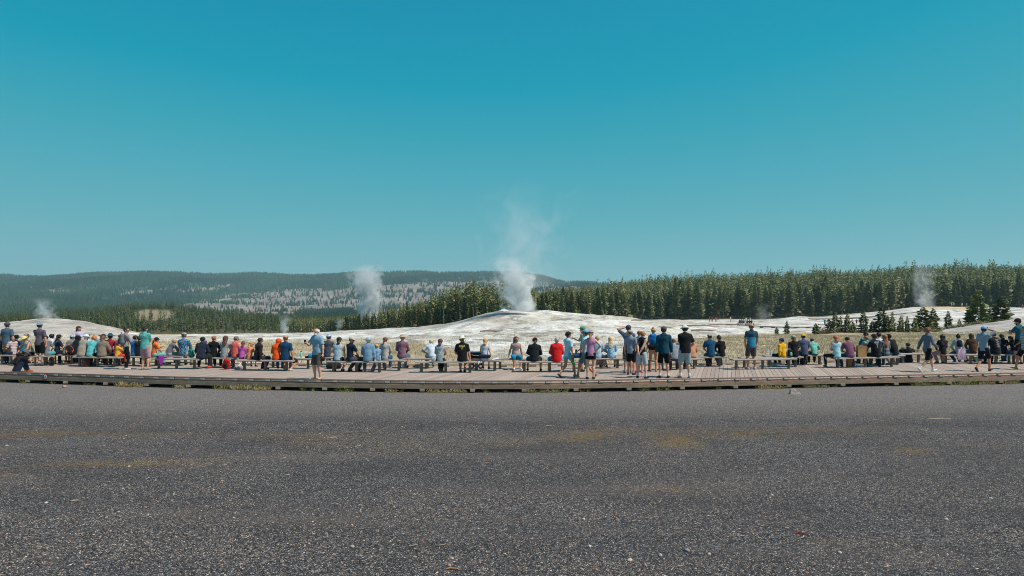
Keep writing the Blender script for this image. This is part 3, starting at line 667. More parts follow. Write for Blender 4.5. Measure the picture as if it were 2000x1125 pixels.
f0, f1 = hit(us+gap, fy), hit(us+.150-gap, fy); b0, b1 = hit(us+gap, by_), hit(us+.150-gap, by_)
ok = (f0[:, 0] > XL) & (b1[:, 0] < XR+1) & (f1[:, 0] < XR) & (b0[:, 0] > XL-1)
V = []; n = int(ok.sum()); zt = DECK+RN.uniform(-.003, .003, n)
q = [f0[ok], f1[ok], b1[ok], b0[ok]]
for top in (1, 0):
    for c in q: V.append(np.concatenate([c, (zt if top else zt-.045)[:, None]], 1))
V = np.stack(V, 1)
T = np.array([(0,1,2,3),(7,6,5,4),(0,4,5,1),(1,5,6,2),(2,6,7,3),(3,7,4,0)])
me = mesh_np('deck_boards', V.reshape(-1, 3), (T[None]+(np.arange(n)*8)[:, None, None]).reshape(-1, 4)); add_attr(me, 'tint', np.repeat(RN.random(n), 8))
g = NG('deck_planks', .85, .25); P = g.coord('Object', (7, .9, 1), (0, 0, A_)); n1 = g.noise(P, 2.2, 5, .65)
c = g.ramp(g.math('ADD', g.math('MULTIPLY', n1, .6), g.math('MULTIPLY', g.attr('tint'), .4)), [(.2, S('#93847b')), (.5, S('#a59589')), (.8, S('#b2a294'))])
c = g.mix(g.ramp(g.noise(g.coord('Object'), .9, 4), [(.45, 0.), (.75, .45)]), c, S('#97867c'))
g.col(c); g.bump(n1, .35, .004); me.materials.append(g.m); obj('deck_boards', me, walk)

def strip(f, off, x0, x1, wd, z0, z1, m, ns=6, ch=0.):
    """box following curve f between x0 and x1; off = shift towards the viewer"""
    xs = np.linspace(x0, x1, ns); vs = []; fs = []
    for x in xs:
        y = float(f(x)); s = float(f(x+.05)-f(x-.05))/.1; nx, ny = s/math.hypot(1, s), -1/math.hypot(1, s)
        a = (x+nx*off, y+ny*off); b = (x+nx*(off-wd), y+ny*(off-wd))
        vs += [(a[0], a[1], z0), (a[0], a[1], z1), (b[0], b[1], z1), (b[0], b[1], z0)]
    for i in range(ns-1):
        for k in range(4): l = (k+1) % 4; fs.append((i*4+k, i*4+4+k, i*4+4+l, i*4+l))
    fs += [(0, 1, 2, 3), tuple((ns-1)*4+k for k in (3, 2, 1, 0))]
    return m.add(vs, fs)
W_BEAM = wood('weathered_beam', S('#7f6b5d'), S('#ab937f'), 2.2, (1, 9, 9)); W_RAIL = wood('rail_wood', S('#7d6054'), S('#a68878'), 2.2, (1, 9, 9)); W_RED = wood('rail_face', S('#8a6354'), S('#b08675'), 3, (1, 6, 6))
W_BLOCK = wood('sawn_block', S('#8f7f6c'), S('#b8a48c'), 6, (3, 3, 3))
POSTPX = [-150,-60,0-18,56,130,208,287.5,369,454.5,544,635,728,825,923,1023.5,1124.7,1228,1332,1435.6,1539.4,1644.5,1748.5,1851.7,1952.7,2050,2150]
def px2x(px, f):
    lo, hi = XL, XR
    for _ in range(50):
        mid = (lo+hi)/2
        if 1000+mid/float(f(mid))*FPX < px: lo = mid
        else: hi = mid
    return lo
PXW = [px2x(p, fy) for p in POSTPX]; PXW = [x for i, x in enumerate(PXW) if i == 0 or x-PXW[i-1] > .5]
for i in range(len(PXW)-1):
    strip(fy, .055, PXW[i]+.004, PXW[i+1]-.004, .05, DECK-.185, DECK-.050, MB()).build('fascia_beam', W_BEAM, walk)
    k = 2 if i % 2 else 1
    strip(fy, .03, PXW[i]+.006, PXW[i+1]-.006, .10, DECK+.052, DECK+.092, MB()).build('curb_rail', W_RAIL, walk)
for x in PXW:
    y = float(fy(x)); MB().box(x-.08, x+.08, y-.085, y+1.4, DECK-.27, DECK-.187, .006).build('joist_end', W_BLOCK, walk)
# spacer blocks and pale metal brackets under the curb rail, dark scuppers between
x = PXW[0]+.3; k = 0; MET = plain('bracket_metal', S('#c4c0ba'), .7, .1, 0); PALE_S = wood('pale_strip', S('#b09a8e'), S('#cbb8ac'), 4, (1, 6, 6)); XM = px2x(1030, fy)
MS = MB().box(-.10, .10, -.02, .05, .004, .050).mesh('spacer_block', W_BLOCK); MK = MB().box(-.08, .08, -.036, -.022, .008, .050).mesh('edge_bracket', MET); MI_ = MB().box(.12, .50, -.026, -.015, .010, .050).mesh('sunlit_gap_strip', PALE_S)
MBK = MB().box(-.15, .15, -.03, .05, .003, .049).mesh('rail_block', W_BLOCK)
while x < PXW[-1]-.3:
    y = float(fy(x)); s = float(fy(x+.1)-fy(x-.1))/.2
    for nm, me_ in (('spacer_block', MS), ('edge_bracket', MK), ('sunlit_gap_strip', MI_)):
        if nm == 'sunlit_gap_strip' and x > XM: continue  # left half only; its pale colour paints in sunlit deck behind the gap
        o = obj(nm, me_, walk); o.location = (x, y, DECK); o.rotation_euler = (0, 0, math.atan(s))
    x += .60; k += 1
strip(fy, .012, PXW[0], PXW[-1], .01, DECK-.049, DECK-.0065, MB(), 240).build('board_end_trim', W_RED, walk)
# back edge
strip(by_, .05, XL+.3, XR-.3, .12, DECK+.050, DECK+.11, MB(), 120).build('back_rail', wood('back_rail', S('#97877b'), S('#b9a998'), 2, (1, 9, 9)), walk)
x = XL+.6
while x < XR-.6:
    o = obj('rail_block', MBK, walk); o.location = (x, float(by_(x)), DECK); x += 1.22
strip(by_, -.02, XL+.3, XR-.3, .05, -.06, DECK-.048, MB(), 120).build('back_beam_light_block', W_BEAM, walk)  # beam made deeper, reaching below ground, to block light and view under the deck
# dark earth under the deck is the gravel itself in shade
# small sign on the fascia
p = on_deck(91.5, 733.5); xs_ = px2x(91.5, fy); ys_ = float(fy(xs_)); sg = empty('warning_sign', (xs_, ys_-.065, DECK-.045), math.atan(float(fy(xs_+.1)-fy(xs_-.1))/.2)); tag(sg, 'small round red and white no-walking sign on the boardwalk edge', 'sign')
def disc(r, y0, y1, rz, n=28):
    m = MB(); vs = [(math.cos(2*math.pi*k/n)*r, y, math.sin(2*math.pi*k/n)*rz) for y in (y0, y1) for k in range(n)]
    return m.add(vs, [tuple(range(n)), tuple(range(2*n-1, n-1, -1))]+[(k, k+n, (k+1) % n+n, (k+1) % n) for k in range(n)])
disc(.083, -.012, 0, .118).build('plate', plain('sign_red', S('#a8141f'), .5, .05, bump=0), sg)
disc(.060, -.0155, -.0125, .088).build('face', plain('sign_white', S('#e4ecec'), .5, .03, bump=0), sg)
m = MB(); m.ell((-.004, -.018, .052), (.011, .003, .012)); m.tube([(-.002, -.018, .04), (.004, -.018, 0)], .010, 6); m.tube([(.004, -.018, 0), (.020, -.018, -.030), (.016, -.018, -.062)], .007, 6); m.tube([(.003, -.018, 0), (-.014, -.018, -.028), (-.026, -.018, -.055)], .007, 6)
m.tube([(-.002, -.018, .036), (-.022, -.018, .016)], .005, 5); m.tube([(0, -.018, .036), (.022, -.018, .020)], .005, 5); m.build('walking_figure', plain('sign_dark', S('#14202e'), .5, .03, bump=0), sg)

# ------------------------------------------------------------------ benches: (px0, row0, px1, row1) of the seat ends, rows where its legs stand
M_SEAT = wood('bench_seat', S('#8e8580'), S('#b5aca6'), 2.0, (1, 10, 10)); M_LEG = wood('bench_leg', S('#5b534d'), S('#857a70'), 3, (8, 8, 1))
BENCHES = [
 (-50,711.5,62,712.5,'bench at the far left edge behind the man in the khaki cargo shorts'),
 (60,714,101,714,'bench end between the man in black shorts and the black backpack'),
 (98,711.3,152,711.8,'bench carrying the woman with the cross-body strap and black cap'),
 (147,715.6,236,717.2,'front bench under the man in beige, the turquoise shirt and the taupe hoodie'),
 (176,711.8,243,714,'back bench under the dark red shirt and the child with the blue cap'),
 (252,715,299,716,'bench carrying the seated person in blue top and orange shorts'),
 (301,719.4,392,721.2,'front bench with the purple jacket lying on its left end'),
 (296,713,361,714.5,'back bench under the man in the leafy blue shirt'),
 (403,717.8,468,719,'bench carrying the woman in black sweater and the woman in grey'),
 (467,723.4,573,724.6,'front bench shared by the black jacket woman and the orange raincoat'),
 (525,717.2,613,720.8,'bench with the mint green bottle standing on it'),
 (634,717.3,672,717.8,'back bench under the man with the grey shirt and white-blue cap'),
 (641,725.8,755,727.4,'front bench carrying three people from the pale tank top to the blue-grey shirt'),
 (742,722.8,792,724.2,'short bench carrying the woman with the brown braid'),
 (782,719.2,846,720,'back bench under the man in the mauve shirt and tan sun hat'),
 (812,727.6,932,727.9,'front bench of the white shoulder bag woman and the lettered black shirt'),
 (921,722,979,724.6,'bench carrying the blond woman with the navy waist bag'),
 (966,720.6,1036,720.8,'back bench under the woman in turquoise capris who faces the camera'),
 (1013,726.9,1135,726.7,'front bench shared by the black beanie and the bright red jacket'),
 (1136,720.5,1219,719,'back bench with blue bags beside the woman in the tie-dye top'),
 (1236,725.2,1282,724.2,'bench half hidden behind the woman with hands behind her back'),
 (1284,723.2,1367,719.8,'bench behind the man in the black shirt and white bucket hat'),
 (1349,716.4,1418,715.8,'back bench carrying the couple in blue shirt and black sweater'),
 (1428,722,1553,720,'empty front bench behind the legs of the man in the two-tone blue shirt'),
 (1444,718.2,1566,716.2,'middle bench carrying the child in yellow and the black backpack'),
 (1492,713.6,1612,711.8,'back bench under the yellow cap and the mint shirt'),
 (1628,718.7,1753,716.3,'front bench with the brown paper bag standing on it'),
 (1690,713.4,1764,712.4,'middle bench under the plaid shirt and the bright blue hem'),
 (1755,709.2,1804,708,'bench end in front of the dark haired person sitting low on the deck'),
 (1837,710.4,1958,711,'front bench with the striped pink cloth hanging from its sitter'),
 (1876,707.6,1992,707.9,'back bench under the long brown hair and denim shorts'),
 (1962,710.2,2042,709,'bench at the far right edge beside the standing man in teal'),
]
BK_AT = {}
for i, (xa, ya, xb, yb, lab) in enumerate(BENCHES):
    a, b = on_deck(xa, ya), on_deck(xb, yb); c = (a+b)/2; L = (b-a).length; ang = math.atan2(b.y-a.y, b.x-a.x)
    r = empty('bench', c, ang); tag(r, 'grey plank '+lab, 'bench', 'plank benches on the boardwalk')
    h = .43; R = random.Random(i)
    m = MB(); ns = 10; prof = [(-.165, h-.035), (-.155, h-.008), (-.12, h), (.12, h), (.155, h-.008), (.165, h-.035), (.15, h-.062), (-.15, h-.062)]
    vs = []; fs = []
    for s_ in range(ns+1):
        x = -L/2+L*s_/ns; w_ = R.uniform(-.006, .006)
        vs += [(x, p[0], p[1]+w_) for p in prof]
    for s_ in range(ns):
        for k in range(8): l = (k+1) % 8; fs.append((s_*8+k, s_*8+8+k, s_*8+8+l, s_*8+l))
    fs += [tuple(range(8)), tuple(ns*8+k for k in range(7, -1, -1))]
    m.add(vs, fs).build('seat', M_SEAT, r)
    nl = 3 if L > 1.7 else 2
    for k in range(nl):
        x = -L/2+.22+(L-.5)*k/(nl-1)
        MB().tube([(x, 0, 0), (x, 0, h-.064)], [.058, .054], 10).build('leg', M_LEG, r)
        
# ------------------------------------------------------------------ people: signed distance fields turned into one skin per part
class Fld:
    def __init__(s, res): s.res = res; s.prims = []; s.cuts = []; s.amp = 0; s.ph = (0, 0, 0); s.fr = 18
    def add(s, a, b, ra, rb=None, k=.02, fl=None, q=1., cut=None):
        s.prims.append((np.array(a, float), np.array(b, float), ra, rb if rb is not None else ra, k, None if fl is None else np.array(fl, float), q, cut)); return s
    def mesh(s):
        lo = np.full(3, 1e9); hi = -lo
        for a, b, ra, rb, k, fl, q, cut in s.prims:
            R = max(ra, rb)+3*s.res+s.amp; lo = np.minimum(lo, np.minimum(a, b)-R); hi = np.maximum(hi, np.maximum(a, b)+R)
        n = np.ceil((hi-lo)/s.res).astype(int)+1; F = np.full(n, .3)
        ax = [lo[i]+np.arange(n[i])*s.res for i in range(3)]
        for a, b, ra, rb, k, fl, q, cut in s.prims:
            R = max(ra, rb)+k+2*s.res; l0 = np.minimum(a, b)-R; h0 = np.maximum(a, b)+R
            i0 = np.maximum(((l0-lo)/s.res).astype(int), 0); i1 = np.minimum(((h0-lo)/s.res).astype(int)+2, n)
            sl = tuple(slice(i0[i], i1[i]) for i in range(3))
            x = ax[0][sl[0]][:, None, None]; y = ax[1][sl[1]][None, :, None]; z = ax[2][sl[2]][None, None, :]
            x = x-a[0]; y = y-a[1]; z = z-a[2]; d = b-a
            if fl is not None:
                f = (1/q-1); t = (x*fl[0]+y*fl[1]+z*fl[2])*f; X = x+fl[0]*t; Y = y+fl[1]*t; Z = z+fl[2]*t; d = d+fl*(d@fl)*f
            else: X, Y, Z = x, y, z
            dd = d@d
            t = np.clip((X*d[0]+Y*d[1]+Z*d[2])/dd, 0, 1) if dd > 1e-9 else 0.
            D = np.sqrt((X-d[0]*t)**2+(Y-d[1]*t)**2+(Z-d[2]*t)**2)-(ra+(rb-ra)*t)
            if cut is not None:
                for cp, cn in cut:
                    D = np.maximum(D, (x+(a[0]-cp[0]))*cn[0]+(y+(a[1]-cp[1]))*cn[1]+(z+(a[2]-cp[2]))*cn[2])
            G = F[sl]
            if k > 0:
                F[sl] = np.minimum(D, G)-np.maximum(k-abs(D-G), 0)**2/(4*k)
            else: F[sl] = np.minimum(G, D)
        if s.amp:
            f = s.fr; X = ax[0][:, None, None]; Y = ax[1][None, :, None]; Z = ax[2][None, None, :]; p = s.ph
            F = F+s.amp*(np.sin(X*f+p[0]+2.2*np.sin(Z*f*.45+p[1]))*np.cos(Z*f*.8+p[2]+1.5*np.sin(X*f*.5))+.5*np.sin(Y*f*1.3+Z*f*.6+p[1]))
        for cp, cn in s.cuts:
            F = np.maximum(F, (ax[0]-cp[0])[:, None, None]*cn[0]+(ax[1]-cp[1])[None, :, None]*cn[1]+(ax[2]-cp[2])[None, None, :]*cn[2])
        # surface nets
        I = F < 0; c = I[:-1, :-1, :-1].astype(np.int8)
        for dx, dy, dz in ((1,0,0),(0,1,0),(0,0,1),(1,1,0),(1,0,1),(0,1,1),(1,1,1)):
            c = c+I[dx:I.shape[0]-1+dx, dy:I.shape[1]-1+dy, dz:I.shape[2]-1+dz]
        act = (c > 0) & (c < 8); ci = np.argwhere(act)
        if len(ci) == 0: return np.zeros((0, 3)), np.zeros((0, 4), int)
        idm = np.full(act.shape, -1, np.int32); idm[tuple(ci.T)] = np.arange(len(ci))
        acc = np.zeros((len(ci), 3)); cnt = np.zeros(len(ci))
        cor = [(i, j, l) for i in (0, 1) for j in (0, 1) for l in (0, 1)]
        for A in cor:
            for ax_ in range(3):
                if A[ax_]: continue
                B = list(A); B[ax_] = 1; fa = F[tuple((ci+A).T)]; fb = F[tuple((ci+B).T)]; m = (fa < 0) != (fb < 0)
                t = np.where(m, fa/np.where(m, fa-fb, 1), 0)
                P = np.array(A, float)[None]+np.zeros((len(ci), 3)); P[:, ax_] += t
                acc += P*m[:, None]; cnt += m
        V = lo+(ci+acc/cnt[:, None])*s.res
        Q = []
        for ax_ in range(3):
            o1, o2 = [(1, 2), (2, 0), (0, 1)][ax_]
            s0 = [slice(1, -1)]*3; s1 = [slice(1, -1)]*3; s0[ax_] = slice(0, -1); s1[ax_] = slice(1, None)
            a_, b_ = I[tuple(s0)], I[tuple(s1)]
            for pos in (True, False):
                e = np.argwhere((a_ & ~b_) if pos else (~a_ & b_))
                off = np.ones(3, int); off[ax_] = 0; e = e+off
                v = []
                for d1, d2 in ((0, 0), (-1, 0), (-1, -1), (0, -1)):
                    g = e.copy(); g[:, o1] += d1; g[:, o2] += d2; v.append(idm[tuple(g.T)])
                q = np.stack(v, -1)
                if not pos: q = q[:, ::-1]
                Q.append(q)
        Q = np.concatenate(Q); Q = Q[(Q >= 0).all(1)]
        return V, Q
def V3(*a): return np.array(a, float)
def nrm(v): v = np.asarray(v, float); return v/(np.linalg.norm(v)+1e-9)
def rotx(a): c, s = math.cos(a), math.sin(a); return np.array([[1,0,0],[0,c,-s],[0,s,c]])
def roty(a): c, s = math.cos(a), math.sin(a); return np.array([[c,0,s],[0,1,0],[-s,0,c]])
def rotz(a): c, s = math.cos(a), math.sin(a); return np.array([[c,-s,0],[s,c,0],[0,0,1]])
def ik(a, t, l1, l2, pole):
    d = t-a; L = np.linalg.norm(d)
    if L > (l1+l2)*.995: t = a+d/L*(l1+l2)*.995; d = t-a; L = np.linalg.norm(d)
    x = (l1*l1-l2*l2+L*L)/(2*L); h = math.sqrt(max(l1*l1-x*x, 0)); u = d/L; p = pole-(pole@u)*u; return a+u*x+nrm(p)*h, t

FAB = {}
def fabric(c, pat=None, c2=None, rough=.88):
    key = (c, pat, c2)
    if key in FAB: return FAB[key]
    g = NG('fabric', rough, .15); P = g.coord('Object'); C = S(c, .86); n = g.noise(P, 14, 3); n2 = g.noise(P, 55, 2)
    col = g.ramp(n, [(.3, tuple(x*.86 for x in C[:3])+(1,)), (.7, tuple(min(1, x*1.1) for x in C[:3])+(1,))])
    if pat:
        D = S(c2, .86); sp = g.n('SeparateXYZ'); g.l(P, sp.inputs[0])
        def wv(o, sc_, th, dst=0):
            v = g.math('SINE', g.math('MULTIPLY', o, sc_)); return g.ramp(g.math('MULTIPLY_ADD', v, .5, .5), [(th, 0.), (th+.06, 1.)])
        if pat == 'stripe': f = wv(sp.outputs[2], 95, .5)
        elif pat == 'vstripe': f = wv(sp.outputs[0], 120, .5)
        elif pat == 'plaid': f = g.math('MULTIPLY', g.math('ADD', wv(sp.outputs[0], 110, .7), wv(sp.outputs[2], 110, .7)), .5)
        elif pat == 'floral': f = g.ramp(g.noise(P, 17, 3, .6, 1.5), [(.50, 0.), (.54, 1.)])
        elif pat == 'camo': f = g.ramp(g.noise(P, 10, 3, .5, .8), [(.47, 0.), (.51, 1.)])
        elif pat == 'yoke': f = g.ramp(sp.outputs[2], [(.0, 0.), (1., 1.)]); f = g.math('GREATER_THAN', sp.outputs[2], 1.30)
        elif pat == 'band': f = g.math('LESS_THAN', sp.outputs[2], .62)
        col = g.mix(f, col, D)
    g.col(col); g.bump(g.math('ADD', n, g.math('MULTIPLY', n2, .4)), .45, .02)
    g.b.inputs['Sheen Weight'].default_value = .1
    FAB[key] = g.m; return g.m
def skinm(c):
    k = ('skin', c)
    if k in FAB: return FAB[k]
    g = NG('skin', .55, .35); n = g.noise(g.coord('Object'), 22, 3); C = S(c, .9)
    g.col(g.ramp(n, [(.3, tuple(x*.88 for x in C[:3])+(1,)), (.7, C)])); g.b.inputs['Subsurface Weight'].default_value = 0
    FAB[k] = g.m; return g.m
def hairm(c):
    k = ('hair', c)
    if k in FAB: return FAB[k]
    g = NG('hair', .55, .4); n = g.noise(g.coord('Object', (1, 1, .22)), 70, 4, .7); C = S(c)
    g.col(g.ramp(n, [(.3, tuple(x*.7 for x in C[:3])+(1,)), (.65, tuple(min(1, x*1.25+.004) for x in C[:3])+(1,))])); g.bump(n, .8, .01); FAB[k] = g.m; return g.m
SKIN = {'l': '#d9a084', 'm': '#c98a68', 't': '#b9744e', 'd': '#5a3a2a', 'p': '#dcab94'}

ARM = {  # wrist targets relative to the figure (side, forward, up) in units of height 1.75, with elbow pole
 'down': ((.27, .04, .80), (1, -1, 0)), 'pocket': ((.20, .09, .90), (1, -.8, 0)), 'hip': ((.19, -.02, 1.03), (1, -.35, 0)), 'back': ((.02, -.20, .92), (1, -.5, 0)),
 'fold': ((-.10, .25, 1.20), (1, -.2, -.6)), 'chest': ((.06, .30, 1.22), (1, -.4, -.5)), 'eye': ((.07, .19, 1.60), (1, .1, -.2)), 'shade': ((.13, .08, 1.66), (1, .0, .25)), 'phone': ((.14, .38, 1.28), (.6, -.5, -1)),
 'swingf': ((.22, .26, .92), (.5, -1, 0)), 'swingb': ((.25, -.22, .88), (.5, -1, 0)), 'hold': ((.24, .22, 1.02), (.6, -1, 0)),
}
SARM = {  # seated, relative to the pelvis
 'lap': ((.09, .30, .10), (1, -.6, 0)), 'knee': ((.17, .42, .08), (1, -.2, 0)), 'side': ((.30, -.02, -.07), (.5, -1, 0)), 'phone': ((.05, .33, .40), (1, 0, -.7)), 'chin': ((.05, .26, .48), (.8, .2, -.8)),
 'face': ((.06, .22, .60), (.8, .3, -.8)), 'fwd': ((.12, .50, .22), (1, 0, -.3)), 'folded': ((-.08, .26, .22), (1, 0, -.5)), 'out': ((.42, .32, .30), (.5, 0, -1)), 'back': ((.34, -.22, -.06), (.4, -1, 0)),
}
def skeleton(h, pose, arms=('down', 'down'), lean=0., side=0., twist=0., head=0., nod=0., tilt=0., spread=.11, feet=None, seat=.43, fem=False, step=1):
    if arms == ('down', 'down') and pose in ('sit', 'floor', 'squat'): arms = ('lap', 'lap')
    k = h/1.75; J = {'k': k}; bw = .155 if fem else .175
    if pose in ('sit', 'floor', 'squat'): pz = (seat+.10*k) if pose == 'sit' else .11*k
    else: pz = .93*k-(.05*k if pose == 'walk' else 0)
    P = V3(0, 0, pz); le = math.radians(lean); sd = math.radians(side)
    R1 = roty(sd*.5)@rotx(-le*.55); R2 = rotz(-math.radians(twist)*.6)@roty(sd)@rotx(-le); 
    if pose in ('sit',): R1 = roty(sd*.5)@rotx(-le*.5+.12)
    W = P+R1@V3(0, 0, .19*k); C = W+R2@V3(0, .005, .20*k); N = W+R2@V3(0, -.005, .36*k)
    J.update(P=P, W=W, C=C, N=N, R1=R1, R2=R2)
    RH = rotz(-math.radians(head+twist*.5))@roty(math.radians(tilt)+sd*.3)@rotx(-math.radians(nod)-le*.35)
    J['RH'] = RH; J['H'] = N+rotx(-le*.55)@V3(0, .012, .055*k)+RH@V3(0, .015, .095)*max(k, .88)
    for s in (-1, 1):
        sh = C+R2@V3(s*bw*k, 0, .092*k); hp = P+R1@V3(s*.088*k, 0, -.02*k)
        a = arms[0 if s < 0 else 1]
        if pose in ('stand', 'walk'):
            tt, pl = ARM[a] if isinstance(a, str) else a
            if a in ('down', 'swingf', 'swingb', 'pocket', 'fold', 'chest', 'phone', 'hold', 'back'): q = V3(s*tt[0], tt[1], tt[2]-1.12)*k; t = W+R2@q
            else: t = V3(s*tt[0], tt[1], tt[2])*k
        else:
            tt, pl = SARM[a] if isinstance(a, str) else a
            q = V3(s*tt[0], tt[1], tt[2])*k
            t = P+(q if a in ('lap', 'knee', 'side', 'fwd', 'back') else (rotx(-le*.6)@q))
            if a in ('phone', 'chin', 'face', 'folded'): t = P+R2@q
            if a in ('lap', 'knee', 'fwd') and pose == 'floor': t = P+V3(s*.14, .26, .42)*k
        el, wr = ik(sh, t, .285*k, .25*k, V3(s*pl[0], pl[1], pl[2]))
        if pose == 'stand':
            f = V3(s*spread*k, 0, .075*k); kn, an = ik(hp, f, .43*k, .42*k, V3(s*.15, 1, 0)); fd = nrm(V3(s*.25, 1, 0))
        elif pose == 'walk':
            fr = (s == step); f = V3(s*.06*k, .30*k if fr else -.36*k, (.085 if fr else .15)*k); kn, an = ik(hp, f, .43*k, .42*k, V3(0, 1, 0)); fd = nrm(V3(0, 1, .18 if fr else -.8))
        elif pose == 'sit':
            o = feet if feet else (spread+.02, .42)
            if isinstance(o, dict): o = o[s]
            dz = max(.075*k, seat+.10*k-.44*k); f = V3(s*o[0]*k, o[1]*k, dz); kn, an = ik(hp, f, .43*k, .42*k, V3(s*.12, .6, 1)); fd = nrm(V3(s*.2, 1, -.1 if dz > .1 else 0))
        else:
            f = V3(s*.13*k, .36*k, .075*k-(.31 if pose == 'squat' else 0)); kn, an = ik(hp, f, .43*k, .42*k, V3(s*.1, .2, 1)); fd = nrm(V3(s*.2, 1, 0))
        J[s] = dict(sh=sh, el=el, wr=wr, hp=hp, kn=kn, an=an, fd=fd)
    return J

def finger_tubes(J, s, k, curl=.5):
    m = MB(); A = J[s]; D = nrm(A['wr']-A['el']); N = V3(-s*.7, .2, -.7); N = nrm(N-(N@D)*D); X = np.cross(D, N)
    base = A['wr']+D*.078*k
    for i, L in enumerate((.062, .072, .068, .052)):
        p = base+X*(i-1.5)*.0195*k; pts = [p-D*.02*k]; a = .25
        for j in range(3):
            d = D*math.cos(a)+N*math.sin(a); p = p+d*L*k/3*1.05; pts.append(p); a += curl*(1+.15*i)
        m.tube(pts, [.0095*k, .009*k, .0082*k, .006*k], 6)
    p = A['wr']+D*.030*k-X*.022*k; pts = [p]; d = nrm(D*.6-X*.7+N*.35)
    for j in range(3): p = p+d*.024*k; pts.append(p); d = nrm(d+D*.35+N*.2)
    m.tube(pts, [.012*k, .011*k, .0095*k, .007*k], 6)
    return m

def addmesh(parts, extra):
    V, Q = parts; return V, Q

def person(px, py, pose='sit', yaw=0, h=1.72, w=1.0, top='tee', tc='#555555', tp=None, bot='shorts', bc='#333333', bp=None, hair='short', hc='#3a2a20', hat=None, htc='#222222', hdir=0,
           skin='l', shoes='#333333', socks=None, label='', fem=False, z=None, glasses=False, mask=None, res=.0145, far=False, name='person', beard=None, shoe='shoe', loc=None, group=None, **kw):
    L = Vector(loc) if loc is not None else on_deck(px, py)
    if pose == 'squat': L.z -= 0
    root = empty(name, L, -math.radians(yaw)); tag(root, label, 'person', group)
    seed = int(px*13+py); R = random.Random(seed)
    if pose == 'sit':
        kw.setdefault('side', R.uniform(-3.5, 3.5)); kw.setdefault('twist', R.uniform(-12, 12)); kw.setdefault('head', R.uniform(-28, 28)); kw.setdefault('lean', R.uniform(3, 14)); kw.setdefault('nod', R.uniform(-4, 14))
    else: kw.setdefault('head', R.uniform(-15, 15)); kw.setdefault('side', R.uniform(-1.5, 1.5))
    J = skeleton(h, pose, fem=fem, **kw); k = J['k']; P, W, C, N, H = (J[c] for c in 'PWCNH'); R1, R2, RH = J['R1'], J['R2'], J['RH']
    r1, f1, u1 = R1.T; r2, f2, u2 = R2.T; r, f, u = RH.T; hk = max(k, .85)*1.05
    sw = .92 if fem else 1.
    # body
    B = Fld(res if not far else .03)
    def torso(F, g, q=.66, belly=0):
        F.add(P-u1*.01*k-r1*.035*k, P+r1*.035*k-u1*.01*k, (.115+g)*w*k if False else .118*w*k+g, None, .03, f1, .82)
        F.add(P, W, .128*w*k+g, (.118*w*sw+belly)*k+g, .04, f1, .74)
        F.add(W, C, (.118*w*sw+belly)*k+g, .145*w*sw*k+g, .05, f2, .68)
        F.add(C-r2*.07*k*w*sw+u2*.04*k, C+r2*.07*k*w*sw+u2*.04*k, .105*w*k+g, None, .05, f2, .76)
        for s in (-1, 1): F.add(C+u2*.04*k, J[s]['sh']-u2*.01*k, .085*k*w**.5+g, .052*k*w**.5+g*.8, .04); F.add(C*.35+N*.3+J[s]['sh']*.35, N-u2*.03*k, .045*k+g*.6, .052*k+g*.5, .05)
        F.add(C+u2*.10*k, N, .085*k+g, .060*k+g*.8, .04)
    torso(B, 0, belly=.012 if w > 1.15 else 0)
    B.add(N-u2*.03*k, H-u*.05*hk-f*.012*hk, .056*k, .050*hk, .02)
    B.add(H-f*.020*hk+u*.022*hk, H+f*.016*hk+u*.024*hk, .080*hk, .078*hk, .02)
    B.add(H+f*.028*hk, H+f*.042*hk-u*.068*hk, .062*hk, .040*hk, .03)
    if not far:
        B.add(H+f*.090*hk+u*.004*hk, H+f*.108*hk-u*.022*hk, .009*hk, .014*hk, .012)
        B.add(H-f*.005*hk-u*.012*hk-r*.083*hk, H-f*.005*hk-u*.012*hk+r*.083*hk, .019*hk, None, .006)
    wl = w**.6
    for s in (-1, 1):
        A = J[s]; D = nrm(A['wr']-A['el']); Nn = V3(-s*.7, .2, -.7); Nn = nrm(Nn-(Nn@D)*D)
        B.add(A['sh'], A['el'], .050*k*wl, .038*k*wl, .025); B.add(A['el'], A['wr'], .040*k*wl, .026*k, .012); B.add(A['el']+D*.06*k, A['el']+D*.10*k, .041*k*wl, .036*k, .02)
        B.add(A['wr'], A['wr']+D*.062*k, .027*k, .038*k, .015, Nn, .45)
        B.add(A['hp'], A['kn'], .084*k*wl, .056*k*wl, .03); cf = nrm(A['an']-A['kn']); bk = -A['fd']; bk = nrm(bk-(bk@cf)*cf)
        B.add(A['kn'], A['an'], .053*k*wl, .036*k, .02); B.add(A['kn']+cf*.10*k+bk*.02*k, A['kn']+cf*.19*k+bk*.018*k, .052*k*wl, .042*k*wl, .03)
        fdv = A['fd']; B.add(A['an']-V3(0, 0, .03*k)-fdv*.03*k, A['an']-V3(0, 0, .045*k)+fdv*.14*k, .036*k, .028*k, .02)
    V, Q = B.mesh()
    if not far:
        vs = [V]; fs = [Q]; base = len(V); tris = []
        m = MB()
        for s in (-1, 1):
            t = finger_tubes(J, s, k, .35 + .25*R.random()); m.add(t.v, t.f)
        qd = np.array([x for x in m.f if len(x) == 4])+base; hx = np.array([x for x in m.f if len(x) == 6])+base
        V = np.concatenate([V, np.array(m.v)]); F_ = [Q, qd, hx]
    else: F_ = Q
    obj('body', mesh_np('body', V, F_, [skinm(SKIN[skin])], True), root)
    def part(nm, F, mat, smooth=True, lab=None):
        V, Q = F.mesh()
        if len(V) == 0: return None
        o = obj(nm, mesh_np(nm, V, Q, [mat], smooth), root); 
        return o
    cr = .0135 if not far else .03
    # top
    ends = {'tank': 0, 'halter': 0, 'tee': .78, 'polo': .78, 'long': 1, 'hoodie': 1, 'jacket': 1, 'shoulderless': 1}
